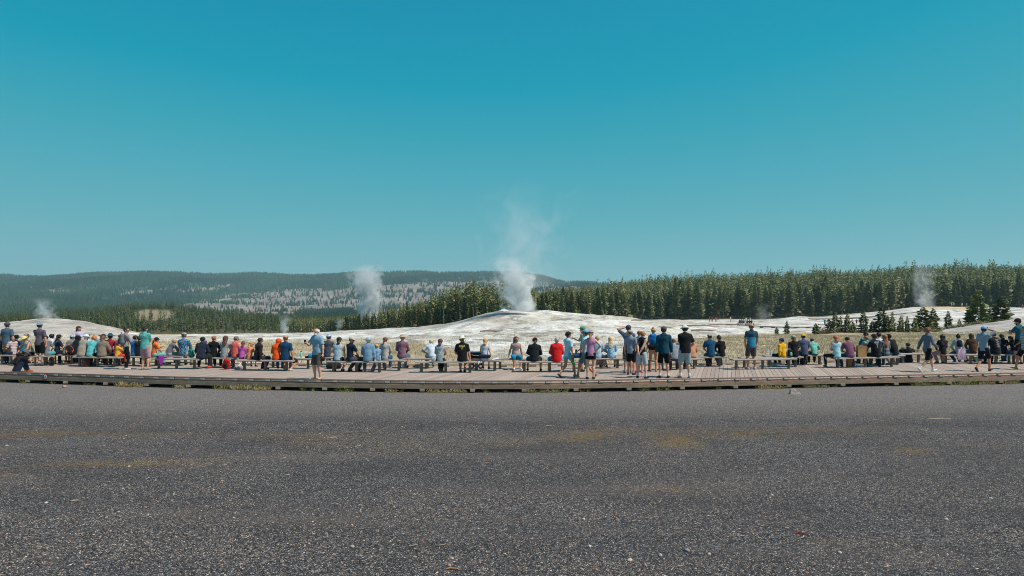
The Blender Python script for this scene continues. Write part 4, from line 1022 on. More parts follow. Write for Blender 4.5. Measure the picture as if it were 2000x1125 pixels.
    T = Fld(cr); gr = {'tank': .014, 'halter': .012, 'tee': .018, 'polo': .018, 'long': .018, 'hoodie': .030, 'jacket': .032, 'shoulderless': .022}[top]
    T.amp = .004 if not far else 0; T.ph = (R.random()*6, R.random()*6, R.random()*6); T.fr = 20
    torso(T, gr, belly=.012 if w > 1.15 else 0)
    T.add(P-u1*.06*k-f1*.005, P+u1*.10*k, .130*w*k+gr, .124*w*k+gr, .03, f1, .86)
    hem = {'jacket': -.13, 'hoodie': -.09, 'tank': -.075}.get(top, -.085)*k; hemn = -R1.T[2]
    if pose != 'sit' and pose != 'floor': T.add(P-u1*.08*k, P, .128*w*k+gr, .126*w*k+gr, .03, f1, .78)
    else: T.add(P-u1*.04*k-f1*.03, P, .122*w*k+gr, .124*w*k+gr, .03, f1, .8)
    T.cuts.append((P+u1*hem, hemn))
    if top == 'shoulderless': T.cuts.append((C+u2*.085*k, u2))
    if top in ('tank', 'halter'):
        T.prims = [p for i, p in enumerate(T.prims) if i not in (4, 5, 6, 7)]
        T.add(C+u2*.06*k-r2*.09*k, N-u2*.02*k-r2*.04*k if top == 'halter' else C+u2*.13*k-r2*.10*k, .055*k+gr*.6, .045*k+gr*.4, .02, f2, .9); T.add(C+u2*.06*k+r2*.09*k, N-u2*.02*k+r2*.04*k if top == 'halter' else C+u2*.13*k+r2*.10*k, .055*k+gr*.6, .045*k+gr*.4, .02, f2, .9)
    for s in (-1, 1):
        A = J[s]; e = ends[top]
        if e:
            D1 = nrm(A['el']-A['sh'])
            if e < 1:
                ep = A['sh']+(A['el']-A['sh'])*e; T.add(A['sh'], ep+D1*.03, .050*k*wl+gr*.8, .050*k*wl+gr*1.0, .03, cut=[(ep, D1)])
            else:
                T.add(A['sh'], A['el'], .050*k*wl+gr*.8, .044*k*wl+gr*.8, .03); D = nrm(A['wr']-A['el']); T.add(A['el'], A['wr']+D*.02, .043*k*wl+gr*.8, .032*k+gr*.6, .02, cut=[(A['wr']-D*.005, D)])
    if top == 'hoodie' or top == 'jacket': T.add(N-f2*.055*k-u2*.01-r2*.05*k, N-f2*.055*k-u2*.01+r2*.05*k, .045*k if top == 'hoodie' else .025, None, .03)
    if hat == 'hood':
        T.add(H-f*.03*hk+u*.02, H+f*.0*hk+u*.03*hk, .112*hk, .108*hk, .03); T.add(N, H-u*.05*hk-f*.02, .09*k, .085*hk, .03); T.cuts.append((H+f*.075*hk, nrm(f+u*-.15)))
    shirt = part({'tee': 'shirt', 'tank': 'tank_top', 'halter': 'halter_top', 'polo': 'shirt', 'long': 'shirt', 'hoodie': 'hoodie', 'jacket': 'jacket', 'shoulderless': 'blouse'}[top], T, fabric(tc, *(tp or ())))
    # bottom
    Bt = Fld(cr); g2 = .012; Bt.amp = .002 if not far else 0; Bt.ph = (R.random()*6, R.random()*6, R.random()*6); Bt.fr = 22
    Bt.add(P-u1*.01*k-r1*.035*k, P+r1*.035*k-u1*.01*k, .120*w*k+g2, None, .03, f1, .84); Bt.add(P, P+u1*.06*k, .122*w*k+g2*.5, .116*w*k+g2*.3, .03, f1, .76, cut=[(P+u1*.07*k, u1)])
    for s in (-1, 1):
        A = J[s]; D1 = nrm(A['kn']-A['hp']); D2 = nrm(A['an']-A['kn'])
        if bot == 'trousers' or bot == 'leggings':
            e = .010 if bot == 'leggings' else .022
            Bt.add(A['hp'], A['kn'], .086*k*wl+e*.8, .058*k*wl+e, .03); Bt.add(A['kn'], A['an'], .055*k*wl+e, .040*k+e, .02, cut=[(A['an']-D2*.01, D2)])
            if bot == 'leggings': Bt.add(A['kn']+D2*.12*k, A['kn']+D2*.16*k, .058*k*wl, .050*k, .03)
        elif bot == 'capris':
            ep = A['kn']+D2*.10*k; Bt.add(A['hp'], A['kn'], .086*k*wl+.016, .060*k*wl+.018, .03); Bt.add(A['kn'], ep+D2*.03, .058*k*wl+.016, .056*k+.014, .02, cut=[(ep, D2)])
        else:
            e = {'shorts': .92, 'short': .42, 'cargo': .98, 'skirt': .6}[bot]; ep = A['hp']+(A['kn']-A['hp'])*e
            Bt.add(A['hp'], ep+D1*.03, .088*k*wl+g2, ((.074 if e > .8 else .080)*wl)*k+.020, .03, cut=[(ep, D1)])
    if bot == 'skirt': Bt.add(P-u1*.05, (J[-1]['kn']+J[1]['kn'])/2*.6+P*.4, .13*w*k, .15*w*k, .04, f1, .8)
    part({'trousers': 'trousers', 'leggings': 'leggings', 'capris': 'capri_trousers', 'skirt': 'skirt'}.get(bot, 'shorts'), Bt, fabric(bc, *(bp or ())))
    # shoes, one mesh each
    for s in (-1, 1):
        A = J[s]; F = Fld(.010 if not far else .03); fd = A['fd']; upf = nrm(V3(0, 0, 1)-(fd[2])*fd); side = np.cross(fd, upf); an = A['an']
        sole = an-upf*.072*k
        if shoe == 'sandal': F.add(sole-fd*.05*k+upf*.012, sole+fd*.16*k+upf*.012, .04*k, .045*k, .01, upf, .35)
        else:
            F.add(sole-fd*.035*k+upf*.035*k, sole+fd*.135*k+upf*.028*k, .043*k, .040*k, .02, side, .88); F.add(an, an-upf*.03*k, .042*k, .045*k, .02, cut=[(an+upf*(.07 if shoe == 'boot' else .012)*k, upf)])
            if shoe == 'boot': F.add(an+upf*.06*k, an-upf*.04*k, .046*k, .048*k, .02, cut=[(an+upf*.06*k, upf)])
        F.cuts.append((sole, -upf))
        part('sandal' if shoe == 'sandal' else ('boot' if shoe == 'boot' else 'shoe'), F, fabric(shoes, rough=.6))
        if socks and not far:
            F = Fld(.010); D2 = nrm(A['kn']-A['an']); F.add(an-D2*.01, an+D2*.11*k, .041*k, .044*k, .01, cut=[(an+D2*.10*k, D2)]); part('sock', F, fabric(socks))
    # hair
    if hair and hair != 'bald':
        F = Fld(.009 if not far else .03); F.amp = 0 if far else (.006 if hair != 'curly' else .012); F.fr = 60; F.ph = (R.random()*6, R.random()*6, R.random()*6)
        up = .0 if hair != 'curly' else .014
        F.add(H-f*.026*hk+u*.026*hk, H+f*.012*hk+u*.034*hk, (.090+up)*hk, (.086+up)*hk, .02, cut=[(H+f*.048*hk+u*.035*hk, nrm(f*.8-u*.62)), (H-u*(.055 if hair != 'thin' else .03)*hk, -u)] + ([(H+u*.055*hk, u)] if hair == 'thin' else []))
        dn = nrm(-u*.6+V3(0, 0, -.8)-f*.12)
        if hair in ('long', 'mid', 'wavy'):
            Ln = {'long': .34, 'mid': .13, 'wavy': .26}[hair]; bk = H-f*.055*hk
            e = bk-f2*.05+dn*Ln*hk; F.add(bk+u*.02, e, .075*hk, .055*hk, .03, f2, .6)
            if hair != 'mid': 
                for s in (-1, 1): F.add(H+r*s*.075*hk-f*.01+u*.02, e+r2*s*.055+u2*.03, .040 if hair == 'wavy' else .030, .030, .03)
        if hair in ('pony', 'braid', 'sideplait'):
            p0 = H-f*.10*hk+u*.01; p1 = p0-f2*.03+dn*.09; p2 = p1+dn*.11+V3(0, -.015, 0)
            F.add(p0, p1, .028, .034 if hair == 'pony' else .026, .01); F.add(p1, p2, .034 if hair == 'pony' else .024, .012, .01)
            if hair == 'braid': [F.add(p0+(p2-p0)*t, p0+(p2-p0)*t+V3(.001, 0, 0), .030-.010*t, None, .006) for t in (.15, .35, .55, .75)]
        if hair == 'bun': F.add(H-f*.045*hk+u*.115*hk, H-f*.05*hk+u*.118*hk, .042, .04, .01)
        part('hair', F, hairm(hc))
    if beard:
        F = Fld(.008); F.add(H+f*.045*hk-u*.055*hk, H+f*.06*hk-u*.075*hk, .050*hk, .040*hk, .02, cut=[(H-u*.03*hk, u)]); F.amp = .003; F.fr = 80; part('beard', F, hairm(beard))
    # hat
    if hat and hat != 'hood':
        Hd = nrm(rotz(-math.radians(hdir))@V3(0, 1, 0)); Hd = RH@Hd; F = Fld(.009 if not far else .03); tl = nrm(u-Hd*.08)
        if hat in ('cap', 'bucket', 'beanie', 'straw', 'wide'):
            F.add(H-f*.018*hk+u*.038*hk, H+f*.008*hk+u*.042*hk, .101*hk, .099*hk, .02, cut=[(H+u*(.040 if hat != 'beanie' else .0)*hk, -tl)])
        if hat == 'bucket': F.add(H+u*.09*hk, H+u*.10*hk, .085*hk, .08*hk, .02, u, .6)
        o = None
        if hat in ('straw', 'wide'): F.add(H+u*.10*hk, H+u*.115*hk, .088*hk, .080*hk, .02, u, .7)
        if hat in ('cap', 'visor'):
            F.add(H+Hd*.075*hk+u*.052*hk, H+Hd*.135*hk+u*.046*hk, .070*hk, .055*hk, .005, u, .16)
            if hat == 'visor': F.add(H-f*.018*hk+u*.045*hk, H+f*.008*hk+u*.048*hk, .099*hk, .097*hk, .01, cut=[(H+u*.040*hk, -u), (H+u*.075*hk, u)])
            if hat == 'cap' and not far: F.add(H+u*.139*hk, H+u*.1391*hk, .010, None, .004)
        if hat in ('bucket', 'wide', 'straw'):
            rb = {'bucket': .150, 'wide': .205, 'straw': .185}[hat]*hk; F.add(H+u*.046*hk-f*.005, H+u*.047*hk+f*.005, rb, None, .01, u, {'bucket': .17, 'wide': .10, 'straw': .11}[hat])
        part({'cap': 'cap', 'visor': 'visor', 'beanie': 'beanie'}.get(hat, 'hat'), F, fabric(*(htc if isinstance(htc, tuple) else (htc,))))
    if not far:
        m = MB()
        for s in (-1, 1): m.ell(tuple(H+f*.083*hk+u*.014*hk+r*s*.031*hk), (.011, .011, .008), 7, 5)
        m.build('eyes', plain('eye', S('#2a2320'), .3, .1, bump=0), root, True)
        if abs(yaw) > 50 or abs(kw.get('head', 0)) > 50:
            m = MB(); c = H+f*.077*hk-u*.056*hk; m.tube([tuple(c-r*.024), tuple(c+f*.007), tuple(c+r*.024)], [.003, .007, .003], 6); m.build('mouth', plain('lips', S('#a8584c'), .5, .1, bump=0), root, True)
        if glasses:
            m = MB(); 
            for s in (-1, 1):
                c = H+f*.097*hk+u*.012*hk+r*s*.031*hk; Mx = Matrix.Translation(Vector(c)) @ Matrix([[r[0], f[0], u[0]], [r[1], f[1], u[1]], [r[2], f[2], u[2]]]).to_4x4(); m.ell((0, 0, 0), (.027, .006, .020), 10, 6, Mx)
                m.tube([tuple(c+r*s*.024), tuple(H+r*s*.090*hk+f*.01+u*.01)], .004, 5)
            m.tube([tuple(H+f*.100*hk+u*.016*hk-r*.012), tuple(H+f*.100*hk+u*.016*hk+r*.012)], .004, 5)
            m.build('sunglasses', plain('dark_lens', S('#101216'), .2, .1, bump=0), root, True)
        if mask:
            F = Fld(.008); F.add(H+f*.055*hk-u*.035*hk, H+f*.058*hk-u*.055*hk, .055*hk, .048*hk, .01, cut=[(H-u*.008, u)]); part('face_mask', F, fabric(mask))
    root['_k'] = k
    root_info[root.name] = (J, shirt)
    return root
root_info = {}

def back_print(root, rows, color, zc=None):
    """rows of small lettering bars lying on the back of the shirt: (u, v, width, height)"""
    J, sh = root_info[root.name]; me = sh.data; n = len(me.vertices); co = np.empty(n*3, np.float32); me.vertices.foreach_get('co', co); co = co.reshape(-1, 3)
    bv = BVHTree.FromPolygons([tuple(v) for v in co.tolist()], [tuple(p.vertices) for p in me.polygons])
    R2 = J['R2']; r2, f2, u2 = [Vector(a) for a in R2.T]; C = Vector(J['C']); m = MB()
    for (a, b, wd, ht) in rows:
        nx = max(2, int(wd/.02)+1); pts = []
        for j in (0, 1):
            for i in range(nx+1):
                o = C+r2*(a-wd/2+wd*i/nx)+u2*(b-ht/2+ht*j)-f2*.6
                hit = bv.ray_cast(o, f2, 1.0)
                pts.append((hit[0]+hit[1]*.004) if hit[0] is not None else None)
        if any(p is None for p in pts): continue
        m.add(pts, [(i, i+1, nx+2+i, nx+1+i) for i in range(nx)])
    me = m.mesh('print', fabric(color), False)
    obj('shirt_print', me, root)
def letters(v, width, n, ht, seed, gapf=.3):
    R = random.Random(seed); out = []; x = -width/2; st = width/n
    for i in range(n):
        wd = st*(1-gapf)*R.uniform(.7, 1.1)
        if R.random() > .08: out.append((x+st/2, v, wd, ht))
        x += st
    return out

def bag_sdf(F, lo, hi, r, fl, q): F.add(lo, hi, r, r*.92, .02, fl, q)
def backpack(loc, yaw, c, c2, label, s=1., tilt=0., name='backpack', roll=0, group=None):
    root = empty(name, loc); root.rotation_euler = (math.radians(-tilt), math.radians(roll), -math.radians(yaw)); tag(root, label, 'backpack', group)
    F = Fld(.012); F.amp = .005; F.fr = 25; F.ph = (1, 2, 3)
    for x in (-.06, .06): F.add((x*s, 0, .12*s), (x*s*.8, 0, .36*s), .105*s, .085*s, .05, V3(0, 1, 0), .85)
    F.cuts.append((V3(0, 0, .012), V3(0, 0, -1)))
    V, Q = F.mesh(); obj('pack', mesh_np('pack', V, Q, [fabric(c)], True), root)
    F = Fld(.012); F.add((0, -.085*s, .13*s), (0, -.085*s, .20*s), .085*s, .08*s, .02, V3(0, 1, 0), .55); V, Q = F.mesh(); obj('front_pocket', mesh_np('pocket', V, Q, [fabric(c2)], True), root)
    for x in (-.08, .08):
        MB().tube([(x*s, .06*s, .38*s), (x*s*1.1, .15*s, .33*s), (x*s*1.3, .16*s, .2*s), (x*s*1.3, .08*s, .08*s)], [.018*s]*4, 6).build('strap', fabric(c2), root, True)
    MB().tube([(-.035*s, 0, .44*s), (-.03*s, 0, .49*s), (.03*s, 0, .49*s), (.035*s, 0, .44*s)], .009*s, 6).build('handle', fabric(c2), root, True)
    return root
def worn_pack(pr, c, c2, label, s=1., dz=-.30, back=.165):
    J, _ = root_info[pr.name]; C = Vector(J['C']); f2 = Vector(J['R2'].T[1]); u2 = Vector(J['R2'].T[2]); M = Matrix.Translation(pr.location) @ pr.rotation_euler.to_matrix().to_4x4()
    p = M @ (C-f2*back*J['k']+u2*dz*J['k']); lean = math.degrees(math.atan2(u2.y, u2.z))
    b = backpack(p, -math.degrees(pr.rotation_euler.z), c, c2, label, s, lean); return b
def softbag(loc, dims, yaw, c, label, cat='bag', name='bag', c2=None, handle=True):
    root = empty(name, loc, -math.radians(yaw)); tag(root, label, cat); F = Fld(.012); F.amp = .006; F.fr = 22; F.ph = (rnd.random()*6, 1, 2); X, Y, Z = dims
    F.add((-X/2+Z*.35, 0, Z*.42), (X/2-Z*.35, 0, Z*.42), Z*.5, None, .02, V3(0, 1, 0), Y/Z); F.cuts.append((V3(0, 0, 0.003), V3(0, 0, -1)))
    V, Q = F.mesh(); obj('bag_body', mesh_np('bag', V, Q, [fabric(c)], True), root)
    if handle: MB().tube([(-X*.2, 0, Z*.88), (-X*.12, 0, Z*1.05), (X*.12, 0, Z*1.05), (X*.2, 0, Z*.88)], .010, 6).build('handle', fabric(c2 or c), root, True)
    return root
def bottle(loc, h, r, c, c2, label):
    root = empty('water_bottle', loc); tag(root, label, 'bottle')
    def lathe(prof, n=14):
        m = MB(); vs = [(math.cos(2*math.pi*k/n)*a, math.sin(2*math.pi*k/n)*a, z) for a, z in prof for k in range(n)]
        fs = [(i*n+k, i*n+(k+1) % n, i*n+n+(k+1) % n, i*n+n+k) for i in range(len(prof)-1) for k in range(n)]+[tuple(range(n-1, -1, -1)), tuple((len(prof)-1)*n+k for k in range(n))]
        return m.add(vs, fs)
    lathe([(r*.92, 0), (r, .01), (r, h*.72), (r*.6, h*.82), (r*.55, h*.84)]).build('flask', plain('bottle_'+c, S(c), .35, .04, bump=0), root, True)
    lathe([(r*.62, h*.845), (r*.62, h*.97), (r*.5, h)]).build('cap', plain('bottle_'+c2, S(c2), .4, .04, bump=0), root, True)
    return root
# ------------------------------------------------------------------ the crowd, left to right
P_ = person
a = P_(14,712,'stand',0,1.82,1.12,'tee','#4a6478',bot='cargo',bc='#b79a6c',bp=('camo','#8f7752'),hat='cap',htc='#5d5054',hc='#3b2b22',shoes='#6a6a6c',socks='#b9c0c6',arms=('down','down'),label='standing man in slate blue T-shirt with faint ring print and khaki cargo shorts')
rw = [(-.045+.075*math.cos(t*.42), -.02+.075*math.sin(t*.42), .02, .010) for t in range(15)]; back_print(a, rw, '#7a92a2')
P_(-3,712,'sit',0,1.7,1.,'tee','#1f2f45',bot='trousers',bc='#22262e',hc='#2a2220',label='seated person in navy shirt cut by the left edge of the picture')
P_(27,712,'sit',-70,1.55,.9,'tee','#b98f96',('stripe','#d9cdd0'),bot='trousers',bc='#1f3350',hair='mid',hc='#6a4a34',hat='cap',htc='#222428',mask='#b8cfdc',fem=True,arms=('lap','lap'),label='seated child in pink and white striped top wearing a pale face mask')
P_(31,709.5,'sit',0,1.6,.95,'tee','#2b2f36',bot='trousers',bc='#22303f',hair='mid',hc='#17151a',hat='bucket',htc='#1d1e24',arms=('lap','lap'),seat=.40,label='person in dark rounded hat half hidden behind the striped top')
P_(45,712.3,'sit',8,1.72,1.05,'tee','#1c7fa5',bot='shorts',bc='#2c3340',hc='#5b3c2b',hat='cap',htc=('#5b4a48','camo','#a9968c'),lean=14,side=6,arms=('lap','lap'),label='seated person in plain bright blue T-shirt and brown patterned cap')
P_(60,714,'sit',-150,1.68,1.05,'tank','#8d9086',('floral','#d8d4c8'),bot='trousers',bc='#16181d',hair='mid',hc='#9c8a70',hat='bucket',htc='#e5d590',skin='m',lean=28,nod=15,arms=('knee','knee'),fem=True,shoes='#22252b',label='woman in floral sleeveless top and straw yellow hat leaning toward the deck')
P_(77,714.6,'stand',0,1.82,1.0,'tee','#5e5663',bot='shorts',bc='#14171f',hat='cap',htc='#7d98ab',hdir=180,hc='#2d2320',shoes='#3a3c42',socks='#6a6570',arms=('phone','down'),label='standing man in dusky purple T-shirt and black shorts with pale blue backward cap')
P_(90,713.8,'sit',-12,1.66,1.05,'tee','#77767a',bot='shorts',bc='#58a7ad',hc='#2a211e',lean=18,side=-10,label='seated person in grey T-shirt and teal shorts behind the man in black shorts')
P_(98,711.8,'sit',0,1.72,1.05,'tee','#d5dde4',bot='trousers',bc='#2d3442',hc='#14110f',skin='d',lean=12,label='dark haired person in plain white T-shirt on the bench left of the cross-body strap')
a = P_(112,711.6,'sit',35,1.66,.95,'tee','#153048',bot='shorts',bc='#1c2233',hair='pony',hc='#16120f',hat='visor',htc='#1b1d22',fem=True,skin='m',lean=6,side=4,arms=('lap','lap'),label='woman in navy T-shirt with black visor and diagonal cross-body strap')
back_print(a, [(-.10+.022*i, -.12+.030*i, .028, .026) for i in range(9)], '#b9b4ad')
P_(130,711.7,'sit',25,1.68,1.05,'tee','#7e8287',bot='trousers',bc='#23324a',hc='#3d2c22',hat='cap',htc=('#c9d8ea','camo','#3f6db0'),lean=30,arms=('knee','lap'),label='person in grey T-shirt and white-blue cap leaning forward to the right')
a = P_(143,712,'sit',15,1.66,1.,'hoodie','#16181d',bot='trousers',bc='#181a20',hair='short',hc='#1a1512',hat='hood',lean=34,arms=('knee','knee'),label='hooded person in black bending forward beside the colourful backpack')
b = backpack(on_deck(138,713.0)+Vector((-.02,-.10,.44)), 20, '#16181c', '#e8603a', 'black backpack with orange, pink and green flame pattern on the bench', .95, 6, roll=-14)
g = NG('flame', .85, .1); n = g.noise(g.coord('Object'), 7, 2, .5, 1.2); g.col(g.ramp(n, [(0., S('#15171b')), (.50, S('#e85a2c')), (.56, S('#f2a13a')), (.60, S('#2f9a5c')), (.64, S('#e0567c')), (.70, S('#15171b'))], 'CONSTANT')); b.children[0].data.materials[0] = g.m
P_(153,708.5,'stand',160,1.62,.9,'tee','#c6bfd6',bot='trousers',bc='#2b3340',hair='wavy',hc='#7a3f28',hat='cap',htc='#3f4a35',hdir=-60,fem=True,head=-45,arms=('fold','phone'),label='standing woman in lilac top with long auburn hair and olive green cap')
P_(160,715.8,'sit',5,1.78,1.25,'long','#a39789',bot='trousers',bc='#b7a79a',hc='#cfd3d6',hat='hood' if False else 'bucket',htc='#d3dde3',lean=26,arms=('knee','knee'),label='large man in beige long sleeved shirt with white hat on the front bench')
P_(170,711.6,'sit',0,1.7,1.,'tee','#c9ccd6',bot='trousers',bc='#39425a',hc='#4c2026',lean=8,label='person with dark red hair behind the beige shirt')
P_(177,716.1,'sit',0,1.70,1.10,'long','#5fbcc0',bot='trousers',bc='#232a33',hair='bun',hc='#b5703f',lean=24,fem=True,feet=(.12,.12),arms=('knee','knee'),shoes='#2b2b30',label='woman in loose turquoise long sleeved shirt with reddish hair bun')
P_(187,711.8,'sit',20,1.74,1.05,'tee','#6aa0bd',bot='shorts',bc='#5a6170',hc='#8a6a50',hat='wide',htc='#38292a',lean=34,arms=('knee','lap'),label='person in sky blue shirt bending forward under a dark brown brimmed hat')
P_(199,716.6,'sit',0,1.70,1.12,'hoodie','#857a6c',bot='trousers',bc='#22252b',hair='mid',hc='#6a4f3b',lean=16,fem=True,tilt=-4,shoes='#8a4f3c',label='person in taupe hooded sweatshirt with brown hair on the front bench')
P_(212,713.2,'sit',-5,1.72,1.1,'long','#9a1f30',bot='trousers',bc='#4f86a8',hc='#2b221e',hat='wide',htc='#1c5474',lean=14,label='person in dark red shirt wearing a floppy navy sun hat')
P_(229,713.6,'sit',15,1.74,1.15,'long','#b23442',bot='trousers',bc='#4b2c34',hc='#3c2c26',hat='cap',htc=('#ddd4c4','stripe','#5c4638'),lean=22,label='person in raspberry red shirt and cream striped cap left of the grey backpack')
P_(229.5,716.0,'sit',30,1.12,1.0,'long','#e6b23a',bot='trousers',bc='#c23a2c',hair='short',hc='#5a3b2a',hat='cap',htc='#1766c4',hdir=-110,seat=.40,lean=8,arms=('lap','fwd'),label='small child in yellow sleeves and red vest with bright blue cap')
a = P_(246,721.6,'stand',48,1.68,.92,'long','#8d8f96',bot='leggings',bc='#14161c',hair='bun',hc='#2e201a',glasses=True,fem=True,shoes='#d5c9cc',shoe='shoe',arms=('down','fold'),spread=.07,head=30,label='standing woman in grey top and black leggings with dark hair bun and sunglasses')
worn_pack(a, '#6d7074', '#3f4247', 'grey backpack worn by the standing woman in black leggings', 1.05)
P_(262,715,'sit',30,1.66,1.0,'long','#1e73b8',bot='shorts',bc='#e8602a',hair='short',hc='#1d1714',skin='m',lean=4,arms=('lap','lap'),label='seated person in bright blue long sleeves and orange shorts')
a = P_(283,722.0,'stand',5,1.72,1.12,'tee','#5cb2aa',bot='shorts',bc='#b58f9c',hair='short',hc='#191512',beard='#191512',shoes='#8b8a88',skin='l',head=28,arms=('fold','fold'),label='standing man in teal T-shirt and dusty pink shorts with folded arms')
back_print(a, letters(.06,.16,9,.02,3)+letters(.02,.13,8,.018,4)+letters(-.02,.15,8,.018,5), '#8fcac2')
P_(272,715.4,'sit',0,1.6,.95,'tee','#20242b',bot='trousers',bc='#1d222c',hc='#201815',arms=('lap','lap'),label='dark dressed person hidden behind the man in dusty pink shorts')
P_(301,716,'sit',38,1.5,.92,'tee','#f07a3c',bot='trousers',bc='#69b8a8',hair='pony',hc='#2a1d18',hat='cap',htc='#1d2028',fem=True,lean=10,nod=10,arms=('phone','lap'),skin='m',label='girl in orange T-shirt with black cap and dark ponytail')
P_(329,714.0,'sit',35,1.42,1.0,'hoodie','#6a6f77',bot='trousers',bc='#a7a59a',hair='short',hc='#b09a6c',lean=36,arms=('knee','knee'),label='blond child in grey hoodie bending forward on the back bench')
P_(359,714.4,'sit',0,1.84,1.12,'long','#1d4c74',('floral','#7fb0c9'),bot='trousers',bc='#a89b86',hc='#6d5c4c',hat='cap',htc=('#8f7f70','camo','#c2b4a6'),hdir=180,lean=2,shoes='#2a2623',label='man in blue leafy patterned shirt and tan camouflage cap')
P_(392,721.0,'sit',0,1.66,1.1,'hoodie','#222b3c',bot='trousers',bc='#1d222c',hair='short',hc='#2b221e',hat='beanie',htc='#2c3038',lean=20,shoes='#e2552c',feet=(.22,.30),label='person in navy hoodie with bright orange shoes on the front bench')
P_(397.5,718,'sit',10,1.3,1.0,'tee','#2a5f9a',bot='shorts',bc='#2b3550',hair='short',hc='#6a4c38',hat='cap',htc='#1f57a8',seat=.40,label='child in royal blue cap peeping out behind the navy hoodie')
P_(417,718,'sit',0,1.68,1.1,'long','#17181c',bot='trousers',bc='#1d1f26',hair='short',hc='#96694a',fem=True,shoes='#2a2628',label='woman in plain black sweater with short light brown hair')
P_(438.5,718.4,'sit',5,1.70,1.02,'long','#9da0a6',bot='trousers',bc='#8d8690',hair='wavy',hc='#5c3c2d',fem=True,label='woman in heather grey top with long brown hair')
P_(459,718.8,'sit',8,1.66,1.05,'tank','#dd5f5c',bot='shorts',bc='#1c2236',hair='short',hc='#6e5f57',glasses=True,shoes='#c9cccf',socks='#d4d7da',head=25,feet=(.14,.10),arms=('lap','side'),label='person in coral sleeveless shirt and dark shorts with grey hair')
P_(473,721.0,'sit',0,1.32,.98,'tee','#c65fae',bot='shorts',bc='#2a3042',hair='mid',hc='#70482f',fem=True,seat=.42,arms=('lap','side'),label='girl in magenta pink T-shirt with shoulder length brown hair')
P_(488,723.0,'sit',6,1.26,.98,'tank','#f08a64',bot='shorts',bc='#2c3348',hair='pony',hc='#c98f52',fem=True,seat=.41,hat='visor',htc='#7b4f9c',arms=('side','lap'),label='blond girl in orange tank top with green strap')
a = P_(503,723.8,'sit',40,1.66,1.0,'jacket','#231f22',bot='trousers',bc='#34373e',hair='short',hc='#1a1416',glasses=True,skin='m',fem=True,arms=('lap','side'),feet=(.12,.28),shoes='#26242a',label='woman in long black jacket with short dark hair and sunglasses')
P_(541,724.2,'sit',0,1.60,1.12,'jacket','#f4590f',bot='trousers',bc='#4d6f95',hair='short',hc='#3a2a20',hat='hood',lean=12,side=3,feet=(.10,.40),label='person in bright orange raincoat with the hood pulled up')
P_(557.5,724.4,'sit',0,1.84,1.12,'polo','#164468',bot='shorts',bc='#1d2634',hair='thin',hc='#6d4c3a',skin='m',arms=('lap','side'),shoes='#c8c4bc',lean=0,feet={-1:(.10,.18),1:(.20,-.02)},label='balding man in dark blue polo shirt sitting beside the orange raincoat')
P_(621,741.0,'stand',-150,1.80,1.35,'tee','#8fb0c4',bot='cargo',bc='#5e544b',hair='thin',hc='#d8d4ce',beard='#e2deda',skin='p',shoes='#4a3d36',shoe='sandal',arms=('down','phone'),head=-8,nod=6,lean=3,spread=.12,label='bald white-bearded man in light blue T-shirt standing at the deck edge facing the camera')
P_(640,717.4,'sit',0,1.76,1.02,'tee','#4c4f5c',bot='shorts',bc='#a89a84',hair='short',hc='#40302a',hat='cap',htc=('#d3dce8','camo','#5f8fc8'),hdir=180,label='man in charcoal T-shirt and white-blue backward cap right of the bearded man')
P_(660,726.2,'sit',4,1.74,1.08,'tank','#a6bccb',bot='shorts',bc='#1e2536',hair='mid',hc='#3a2721',hat='cap',htc='#52584c',hdir=180,arms=('lap','side'),shoes='#33302f',socks='#9fa4a8',feet=(.14,.10),label='man in pale grey tank top with brown hair under an olive cap')
P_(684,726.6,'sit',42,1.76,1.05,'tee','#16273d',bot='trousers',bc='#4b4c56',hair='short',hc='#4a3529',hat='cap',htc='#c8bfae',glasses=True,skin='m',head=75,arms=('lap','lap'),shoes='#2e2620',feet={-1:(.14,.05),1:(.12,.30)},label='man in navy T-shirt and tan cap turning back over his shoulder')
P_(719,727.0,'sit',4,1.74,1.22,'long','#7596b2',bot='trousers',bc='#5f6f80',hair='short',hc='#b5b8ba',hat='bucket',htc='#a9bccb',lean=16,arms=('lap','side'),shoes='#4c7088',feet=(.15,.05),label='heavy set person in blue-grey shirt and pale hat at a front bench end')
P_(738,724.0,'sit',-25,1.15,.95,'tee','#7ea7c9',bot='shorts',bc='#8aa5bd',hair='short',hc='#c29a70',seat=.41,arms=('face','lap'),label='small child squeezed between the blue-grey shirt and the grey cardigan')
P_(752.5,723.2,'sit',0,1.68,.98,'long','#b3b0ac',bot='trousers',bc='#2d5a7c',hair='braid',hc='#6b3f27',fem=True,arms=('lap','lap'),lean=2,shoes='#7c8288',label='woman in light grey cardigan with a brown braid')
P_(785,719.4,'sit',6,1.78,1.14,'long','#8e6478',bot='shorts',bc='#58697c',hair='short',hc='#a89880',hat='bucket',htc='#b9a68c',shoes='#3a3230',feet=(.14,.25),arms=('lap','lap'),label='man in mauve long sleeved shirt and tan sun hat')
a = P_(845,719.8,'sit',-20,1.66,1.12,'tee','#cfdcea',bot='trousers',bc='#a9b4c2',hair='short',hc='#c9b48a',lean=48,nod=10,arms=('knee','fwd'),shoes='#22242a',label='person in white T-shirt with round print doubled far forward holding a camera')
back_print(a, [(.02+.07*math.cos(t*.45), .02+.07*math.sin(t*.45), .022, .012) for t in range(14)], '#8fa8c8')
a = P_(859.5,727.6,'sit',2,1.66,1.12,'tank','#93a2ad',bot='trousers',bc='#22262e',hair='mid',hc='#54352d',fem=True,feet=(.04,.20),shoes='#5e4638',arms=('lap','lap'),label='woman in blue-grey sleeveless top with a white strap across her back')
back_print(a, [(.13-.020*i, .08-.042*i, .030, .030) for i in range(11)], '#e0d8cc')
